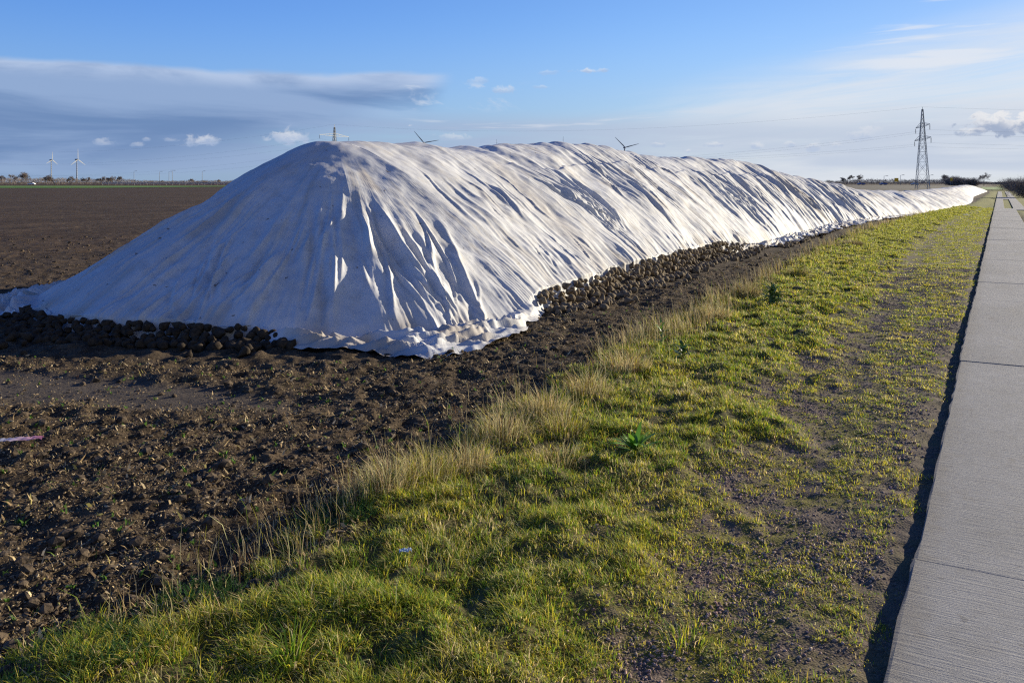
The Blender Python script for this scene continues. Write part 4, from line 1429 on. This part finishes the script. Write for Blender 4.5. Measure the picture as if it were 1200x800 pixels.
# pylons
def pylon(label, base, H, wb, arms, az, rad):
    root = thing('pylon', label, 'pylon', base, az)
    mb = MB(); mt = H * .80

    def w(z): return wb * (1 - z / H) ** 1.0 * .9 + .22 if z < H else .05
    zs = [0]; 
    while zs[-1] < H * .93: zs.append(min(zs[-1] + max(1.0, w(zs[-1]) * 1.25), H * .97))
    for i in (-1, 1):
        for j in (-1, 1):
            for z0, z1 in zip(zs[:-1], zs[1:]):
                mb.beam((i * w(z0) / 2, j * w(z0) / 2, z0), (i * w(z1) / 2, j * w(z1) / 2, z1), rad)
    mb.make('leg_frame', M['steel'], root)
    br = MB()
    for z0, z1 in zip(zs[:-1], zs[1:]):
        a, b = w(z0) / 2, w(z1) / 2
        for s in (-1, 1):
            br.beam((-a, s * a, z0), (b, s * b, z1), rad * .6); br.beam((a, s * a, z0), (-b, s * b, z1), rad * .6)
            br.beam((s * a, -a, z0), (s * b, b, z1), rad * .6); br.beam((s * a, a, z0), (s * b, -b, z1), rad * .6)
            br.beam((-b, s * b, z1), (b, s * b, z1), rad * .5); br.beam((s * b, -b, z1), (s * b, b, z1), rad * .5)
    br.make('bracing', M['steel'], root)
    tp = MB(); tp.beam((0, 0, H * .95), (0, 0, H), rad * 1.3, rad * .7); tp.make('peak', M['steel'], root)
    ends = []
    for z, hl in arms:
        ar = MB(); c = w(z) / 2
        for s in (-1, 1):
            for j in (-1, 1):
                ar.beam((s * c, j * c, z), (s * hl, 0, z + .1), rad * .8); ar.beam((s * c, j * c, z + .9), (s * hl, 0, z + .15), rad * .7)
            for k in (.3, .6): 
                x = c + (hl - c) * k; ar.beam((s * x, 0, z + .05), (s * x, 0, z + .9 * (1 - k)), rad * .6)
        ar.make('crossarm', M['steel'], root)
        for s in (-1, 1):
            ins = MB()
            for k in range(6): ins.beam((s * hl, 0, z - .1 - .2 * k), (s * hl, 0, z - .24 - .2 * k), .11, .07, 8)
            ins.make('insulator', M['dark'], root)
            ends.append((s * hl, z - 1.3))
    cz, sz = math.cos(az), math.sin(az)
    return [Vector((base.x + cz * x, base.y + sz * x, z)) for x, z in ends] + [Vector((base.x, base.y, H))]


A_ = spot(1081, 212); B_ = spot(392, 300)
azA = math.atan2(.97, -.25); azB = math.atan2(.97, -.09)
eA = pylon('tall grey lattice pylon with two crossarms standing behind the low heap', A_, 20.4, 3.0, [(12.3, 10.2), (15.5, 8.8)], azA, .062)
eB = pylon('pylon top with one wide crossarm peeking over the heap crest', B_, 22.0, 3.2, [(17.9, 8.5), (13.2, 9.5)], azB, .075)
D_ = spot(1700, 230); C_ = spot(-170, 430)


def off(e, base, dst, dz): return [Vector((dst.x + (p.x - base.x), dst.y + (p.y - base.y), p.z + dz)) for p in e]


def power_line(p, q, sag, label, grp):
    mb = MB(); n = 28; pts = []
    for k in range(n + 1):
        t = k / n; v = p.lerp(q, t); v.z -= sag * 4 * t * (1 - t); pts.append(v)
    o0 = pts[0].copy()
    for a, b in zip(pts[:-1], pts[1:]): mb.beam(a - o0, b - o0, .012, None, 4, False)
    tag(mb.make('power_line', M['wire'], None, o0), label, 'power line', grp)


WN = ['lower arm near conductor', 'lower arm far conductor', 'upper arm near conductor', 'upper arm far conductor', 'earth wire from the peak']
for k in range(5):
    power_line(eA[k], eB[k], 5.5 if k < 4 else 4, f'power line from the tall pylon to the crest pylon, {WN[k]}', 'power lines')
    power_line(eA[k], off(eA, A_, D_, 1)[k], 1.2, f'power line leaving the tall pylon to the right, {WN[k]}', 'power lines')
    power_line(eB[k], off(eB, B_, C_, 2)[k], 8.5, f'power line leaving the crest pylon to the left, {WN[k]}', 'power lines')


# wind turbines
def turbine(label, px, d, hub, bl, ang, yaw, mat='pale', tip=None):
    base = spot(px, d)
    root = thing('wind_turbine', label, 'wind turbine', base, AXIS + yaw)
    mb = MB()
    for k in range(10):
        z0, z1 = hub * k / 10, hub * (k + 1) / 10
        mb.beam((0, 0, z0), (0, 0, z1), 1.7 - .9 * k / 10, 1.7 - .9 * (k + 1) / 10, 10)
    mb.make('tower', M[mat], root, smooth=True)
    mb = MB(); mb.beam((0, 5, hub + .8), (0, -3.2, hub + .8), 2.0, 1.8, 8); mb.make('nacelle', M[mat], root)
    rt = MB(); rt.beam((0, -3.2, hub + .8), (0, -5.2, hub + .8), 1.6, .5, 8); rot = rt.make('rotor', M[mat], root)
    for k in range(3):
        a = ang + k * 2 * math.pi / 3
        dx, dz = math.sin(a), math.cos(a)
        b = MB()
        pr = [(.04, .7), (.2, 1.1), (.5, .8), (.8, .55), (1, .25)]
        for (t0, w0), (t1, w1) in zip(pr[:-1], pr[1:]):
            vs = []
            for t, w_ in ((t0, w0), (t1, w1)):
                c = Vector((dx * bl * t, -4.2, hub + .8 + dz * bl * t)); n_ = Vector((dz, 0, -dx))
                for sx, sy in ((-1, 0), (0, .28), (1, 0), (0, -.28)):
                    vs.append(c + n_ * (w_ * sx) + Vector((0, w_ * sy, 0)))
            b.add(vs, [(i, (i + 1) % 4, 4 + (i + 1) % 4, 4 + i) for i in range(4)] + [(0, 1, 2, 3), (7, 6, 5, 4)])
        b.make('blade', M[mat], rot)
        if tip is not None:
            pass
    return root


turbine('thin grey wind turbine with one blade upright, left one of the far pair', 60, 2500, 66, 24, .05, 1.25, 'steel')
turbine('taller thin grey wind turbine, right one of the pair on the left horizon', 90, 2300, 62, 30, -.02, 1.3, 'steel')
turbine('wind turbine whose two blades show above the heap crest near the pylon top', 496.5, 1800, 84, 32, R_(-40), .15, 'steel')
turbine('wind turbine whose two blades form a V above the middle of the heap', 732, 1700, 70, 29, R_(-45), .1, 'steel')


def mast(px, d, h, label, kind):
    root = thing(kind, label, kind.replace('_', ' '), spot(px, d), AXIS)
    mb = MB(); mb.beam((0, 0, -.2), (0, 0, h), .14 + d * .00007, .08 + d * .00005, 6); mb.make('pole', M['steel'], root)
    if kind == 'street_lamp':
        mb = MB(); mb.beam((0, 0, h), (1.5, 0, h + .3), .09); mb.make('arm', M['steel'], root)
        mb = MB(); mb.box((1.9, 0, h + .32), (1.1, .45, .25)); mb.make('lamp_head', M['dark'], root)
    else:
        mb = MB()
        for k in range(3): mb.beam((-.8, 0, h * (.8 + .06 * k)), (.8, 0, h * (.8 + .06 * k)), .08)
        mb.make('antenna', M['steel'], root)


mast(582, 900, 47, 'slender radio mast tip showing above the heap left of centre', 'radio_mast')
mast(660, 900, 50, 'slender radio mast tip showing above the middle heap crest', 'radio_mast')
mast(157, 700, 10.6, 'street lamp alone on the left horizon, first right of the tree pair', 'street_lamp')
mast(187, 700, 10.2, 'street lamp left of the close pair on the left horizon', 'street_lamp')
mast(198, 700, 10.3, 'left street lamp of the close pair on the left horizon', 'street_lamp')
mast(202, 690, 10.8, 'right street lamp of the close pair on the left horizon', 'street_lamp')
mast(237, 720, 10.8, 'street lamp nearest to the heap slope on the left horizon', 'street_lamp')
mast(1036, 520, 5.4, 'street lamp between the blue car and the yellow road sign', 'street_lamp')
mast(1055, 520, 5.8, 'street lamp between the yellow road sign and the pylon', 'street_lamp')
mast(1089, 520, 5.8, 'street lamp just right of the pylon', 'street_lamp')


def sign(px, d, w, h, z, label):
    root = thing('road_sign', label, 'road sign', spot(px, d), AXIS)
    mb = MB(); mb.box((0, 0, z), (w, .12, h)); mb.make('board', M['yellow'], root)
    for s in (-1, 1):
        mb = MB(); mb.beam((s * w * .35, .12, -.1), (s * w * .35, .12, z + h * .4), .07, None, 6); mb.make('post', M['steel'], root)


sign(1050.5, 480, 2.3, 2.1, 3.0, 'large yellow direction board left of the pylon beside the main road')
sign(1115, 430, 1.2, 1.6, 3.1, 'small yellow board in front of the dark thicket')


def car(px, d, label, paint, rz=0):
    root = thing('car', label, 'car', spot(px, d, .05), AXIS + rz)
    prof = [(-2.15, .35), (-2.2, .75), (-1.75, .92), (-1.0, 1.0), (-.45, 1.42), (.9, 1.45), (1.6, 1.02), (2.1, .95), (2.2, .6), (2.15, .33)]
    mb = MB(); mb.prism(prof, -.85, .85); mb.make('body', M[paint], root)
    for s in (-1, 1):
        mb = MB(); y = s * .853
        mb.prism([(-.85, 1.0), (-.42, 1.36), (.85, 1.38), (1.35, 1.03)], min(y, y + s * .02), max(y, y + s * .02)); mb.make('side_window', M['glass'], root)
    for x in (-1.35, 1.35):
        for s in (-1, 1):
            mb = MB(); mb.beam((x, s * .72, .33), (x, s * .9, .33), .33, None, 16); wh = mb.make('wheel', M['tyre'], root)
            mb = MB(); mb.beam((x, s * .9, .33), (x, s * .915, .33), .19, None, 12); mb.make('rim', M['silver'], wh)


car(1009, 505, 'blue car on the main road left of the street lamps', 'blue')
car(1035, 505, 'dark blue car on the main road left of the yellow board', 'blue')
car(1072, 505, 'pale silver car on the main road just left of the pylon', 'silver')
car(37, 550, 'tiny white vehicle on the road before the far left tree line', 'white')


# ------------------------------------------------------------------ world
def build_world():
    w = bpy.data.worlds.new('World'); bpy.context.scene.world = w; w.use_nodes = True
    T = NT(w.node_tree)
    bg = T.n['Background']
    sky = T.new('ShaderNodeTexSky', sky_type='NISHITA')
    sky.sun_disc = False; sky.sun_elevation = SUN_EL; sky.sun_rotation = SUN_AZ
    sky.air_density = 1.0; sky.dust_density = .6; sky.ozone_density = 2.2; sky.altitude = 60
    STR = .061
    bg.inputs['Strength'].default_value = STR
    co = T.new('ShaderNodeTexCoord').outputs['Generated']

    def dot(v):
        n = T.new('ShaderNodeVectorMath', operation='DOT_PRODUCT'); T.l.new(co, n.inputs[0]); n.inputs[1].default_value = v
        return n.outputs['Value']
    f = dot((FX, FY, 0)); r = dot((RX, RY, 0)); z = dot((0, 0, 1))
    hz = T.m('SQRT', T.m('ADD', T.m('MULTIPLY', f, f), T.m('MULTIPLY', r, r)))
    az = T.m('ARCTAN2', r, f)                     # bearing from the lane view, radians
    el = T.m('ARCTAN2', z, hz)
    # --- a clouds' plane vector (az, el)
    def vec(sx, sy, ox=0., oy=0.): return T.comb(T.m('MULTIPLY_ADD', az, sx, ox), T.m('MULTIPLY_ADD', el, sy, oy), 0.3)
    A = lambda px: math.atan((px - 600) / 1000)
    E = lambda px, py: math.atan((214 - py) / 1000 * math.cos(A(px)))
    tint = T.mix(T.ss(.12, .75, el), (.72, .98, 1.48), (.30, .66, 1.50))
    mt_ = T.new('ShaderNodeMix', data_type='RGBA', blend_type='MULTIPLY'); mt_.inputs[0].default_value = 1
    T.l.new(sky.outputs[0], mt_.inputs[6]); T.l.new(tint, mt_.inputs[7])
    base = T.mix(T.ss(.1, .75, az), mt_.outputs[2], T.mix(.34, mt_.outputs[2], (0, 0, .0)))
    k = 1 / STR / 2 ** EXPO
    lin = lambda c: tuple(((v / 255 + .055) / 1.055) ** 2.4 if v > 10 else v / 255 / 12.92 for v in c)
    K = lambda c, g=1.: tuple(v * k * g for v in lin(c))
    col = base
    lm = T.new('ShaderNodeMix', data_type='RGBA', blend_type='MULTIPLY'); T.l.new(T.ss(.25, -.5, az), lm.inputs[0]); T.l.new(col, lm.inputs[6]); lm.inputs[7].default_value = (1.02, 1.12, 1.28, 1)
    col = lm.outputs[2]
    # pale haze towards the horizon
    hf = T.m('MULTIPLY', T.ss(.20, -.01, el), .72)
    col = T.mix(hf, col, T.mix(T.ss(A(100), A(1200), az), K((150, 178, 215)), K((184, 200, 222))))
    # cirrus veil on the right
    tilt = T.m('SUBTRACT', el, T.m('MULTIPLY', az, .10))
    nv = T.noise(T.comb(T.m('MULTIPLY', az, 3.0), T.m('MULTIPLY', tilt, 34), .7), 1.0, 7, .62, .6)
    nb = T.noise(T.comb(T.m('MULTIPLY', az, 2.2), T.m('MULTIPLY', tilt, 9), 2.7), 1.0, 4, .55, .3)
    top = T.m('MULTIPLY_ADD', T.m('SUBTRACT', az, A(650)), .19, .075)
    region = T.m('MULTIPLY', T.ss(A(560), A(1010), az), T.m('SUBTRACT', 1., T.ss(-.035, .03, T.m('SUBTRACT', el, top))))
    veil = T.m('MULTIPLY', region, T.ss(.30, .60, T.m('ADD', T.m('MULTIPLY', nv, .6), T.m('MULTIPLY', nb, .4))))
    col = T.mix(T.m('MULTIPLY', veil, .9), col, K((224, 229, 237)))
    # separate thin streaks higher up on the right
    n2 = T.noise(T.comb(T.m('MULTIPLY', az, 5.5), T.m('MULTIPLY', T.m('SUBTRACT', el, T.m('MULTIPLY', az, .03)), 75), 5.1), 1., 4, .5, .4)
    st = T.m('MULTIPLY', T.ss(.54, .68, n2), T.m('MULTIPLY', T.ss(A(880), A(1080), az), T.m('MULTIPLY', T.ss(.10, .12, el), T.ss(.215, .17, el))))
    col = T.mix(T.m('MULTIPLY', st, .75), col, K((226, 232, 242)))
    # grey layered band low in the middle and right
    n3 = T.noise(vec(4.5, 46, 3.1, 1.7), 1., 6, .55, .5)
    n3b = T.noise(vec(2.0, 13, 8.1, .7), 1., 4, .5, .3)
    band = T.m('MULTIPLY', T.ss(.0, .02, el), T.ss(.092, .058, T.m('ADD', el, T.m('MULTIPLY', T.m('SUBTRACT', n3b, .5), .05))))
    gl = T.m('MULTIPLY', band, T.ss(.30, .54, T.m('ADD', T.m('MULTIPLY', n3, .6), T.m('MULTIPLY', n3b, .4))))
    col = T.mix(T.m('MULTIPLY', gl, .85), col, T.mix(T.ss(A(250), A(1000), az), K((150, 172, 208)), K((192, 204, 223))))
    ln = T.m('MULTIPLY', T.ss(.54, .66, n3), T.m('MULTIPLY', T.ss(.030, .05, el), T.ss(.09, .07, el)))
    ln = T.m('MULTIPLY', ln, T.ss(A(380), A(640), az))
    col = T.mix(T.m('MULTIPLY', ln, .75), col, K((216, 222, 233)))
    # the long grey bank on the left
    wv = T.noise(vec(3.2, 9, 1.3, 0), 1., 5, .5, .2)
    wf = T.noise(vec(11, 30, 4.3, 2), 1., 5, .55, .3)
    wob = T.m('ADD', T.m('MULTIPLY', T.m('SUBTRACT', wv, .5), .024), T.m('MULTIPLY', T.m('SUBTRACT', wf, .5), .012))
    e2 = T.m('ADD', el, wob)
    topE = E(300, 81)
    t_edge = T.m('SUBTRACT', e2, topE)
    m_top = T.ss(.003, -.005, t_edge)
    # lower border climbs towards the tip
    lowb = T.m('MAXIMUM', T.m('MULTIPLY_ADD', T.m('SUBTRACT', az, A(300)), .23, E(300, 168)), E(0, 215))
    m_low = T.ss(-.02, .035, T.m('SUBTRACT', e2, lowb))
    tipm = T.ss(A(535), A(490), T.m('ADD', az, T.m('MULTIPLY', wob, 3.)))
    bank = T.m('MULTIPLY', T.m('MULTIPLY', m_top, m_low), tipm)
    sh = T.noise(vec(3.0, 26, 6.3, 3), 1., 6, .55, .4)
    dk_ = T.mix(T.ss(.36, .62, sh), K((106, 136, 182)), K((146, 170, 208)))
    lit = T.m('MULTIPLY', T.ss(-.022, -.002, t_edge), T.ss(.3, .6, wf, .25, .9))
    lit = T.m('MAXIMUM', lit, T.m('MULTIPLY', T.ss(A(400), A(520), az), T.ss(.42, .6, sh)))
    bc = T.mix(lit, dk_, K((188, 204, 231)))
    col = T.mix(T.m('MULTIPLY', bank, .90), col, bc)
    # trailing shreds right of the tip
    n5 = T.noise(vec(12, 40, .3, 7), 1., 5, .58, .5)
    shr = T.m('MULTIPLY', T.ss(.54, .66, n5), T.m('MULTIPLY', T.ss(A(420), A(480), az), T.ss(A(640), A(580), az)))
    shr = T.m('MULTIPLY', shr, T.m('MULTIPLY', T.ss(E(540, 135), E(540, 118), el), T.ss(E(540, 92), E(540, 105), el)))
    col = T.mix(T.m('MULTIPLY', shr, .75), col, K((205, 216, 234)))
    # puffy cumulus low over the horizon
    pw = T.noise(vec(75, 95, .7, .1), 1., 6, .6, .25)
    pw2 = T.noise(vec(15, 20, 5.7, .9), 1., 2, .5)
    puffs = [(340, 164, 24, 12, .9), (236, 167, 23, 9, .8), (121, 169, 13, 7, .45), (163, 171, 9, 4, .4), (172, 164, 6, 3.5, .4), (200, 165, 9, 4, .35), (312, 165, 7, 4, .5),
             (535, 163, 22, 6, .5), (590, 107, 18, 7, .55), (560, 96, 14, 5, .35), (691, 84, 21, 4.5, .75), (640, 86, 13, 4, .3), (637, 103, 11, 3, .35), (480, 148, 3, 2, .6),
             (772, 171, 9, 5, .5), (806, 178, 5, 3.5, .5), (837, 171, 11, 4, .6), (890, 173, 11, 6, .55), (925, 171, 9, 5, .45), (952, 174, 10, 8, .55), (980, 172, 9, 6, .45), (1010, 160, 24, 10, .4),
             (1168, 148, 36, 15, 1.0), (1200, 152, 26, 17, 1.0), (1140, 156, 18, 7, .7)]
    for px, py, rx, ry, op in puffs:
        ca, ce = A(px), E(px, py); sc = math.cos(ca) ** 2
        dx = T.m('DIVIDE', T.m('SUBTRACT', az, ca), rx / 1000 * sc)
        dy = T.m('DIVIDE', T.m('SUBTRACT', el, ce), ry / 1000 * math.cos(ca))
        dyb = T.m('MULTIPLY', dy, T.m('MULTIPLY_ADD', T.m('LESS_THAN', dy, 0.), .75, 1.))
        rr = T.m('SQRT', T.m('ADD', T.m('MULTIPLY', dx, dx), T.m('MULTIPLY', dyb, dyb)))
        nn = T.m('ADD', rr, T.m('MULTIPLY', T.m('SUBTRACT', pw, .5), 3.2))
        big_ = px > 1100
        mask = T.m('MULTIPLY', T.ss(1.15, .65 if big_ else .35, nn), op * .92)
        up = T.ss(-.2, .75, T.m('ADD', dy, T.m('MULTIPLY', T.m('SUBTRACT', pw, .5), 2.6)))
        pc = T.mix(up, K((160, 174, 200)) if big_ else K((176, 192, 220)), K((236, 236, 238)) if px > 500 else K((226, 229, 236)))
        col = T.mix(mask, col, pc)
    T.l.new(col, bg.inputs['Color'])
    w.cycles.sampling_method = 'MANUAL'; w.cycles.sample_map_resolution = 512


build_world()

# ------------------------------------------------------------------ sun and camera
sl = bpy.data.lights.new('sun', 'SUN'); sl.energy = 5.0; sl.angle = R_(.55); sl.color = (1.0, .90, .71)
so = bpy.data.objects.new('sun', sl); C.objects.link(so)
sd = Vector((math.sin(SUN_AZ) * math.cos(SUN_EL), math.cos(SUN_AZ) * math.cos(SUN_EL), math.sin(SUN_EL)))
so.rotation_euler = sd.to_track_quat('Z', 'Y').to_euler(); so.location = (20, 20, 30)

cam = bpy.data.cameras.new('camera'); co_ = bpy.data.objects.new('camera', cam); C.objects.link(co_)
cam.sensor_width = 36; cam.lens = 30
co_.location = (0, 0, CAMH)
co_.rotation_euler = (R_(90), 0, AXIS)
cam.shift_y = -(400 - 213.6) / 1200
cam.clip_start = .05; cam.clip_end = 20000
sc = bpy.context.scene
sc.camera = co_
sc.view_settings.view_transform = 'Standard'; sc.view_settings.look = 'None'
sc.view_settings.exposure = EXPO; sc.view_settings.gamma = 1; sc.view_settings.use_curve_mapping = False
sc.render.engine = 'CYCLES'
sc.cycles.use_denoising = False
sc.cycles.pixel_filter_type = 'BLACKMAN_HARRIS'; sc.cycles.filter_width = 1.25
sc.cycles.max_bounces = 6; sc.cycles.diffuse_bounces = 3; sc.cycles.transmission_bounces = 3
sc.cycles.sample_clamp_indirect = 6
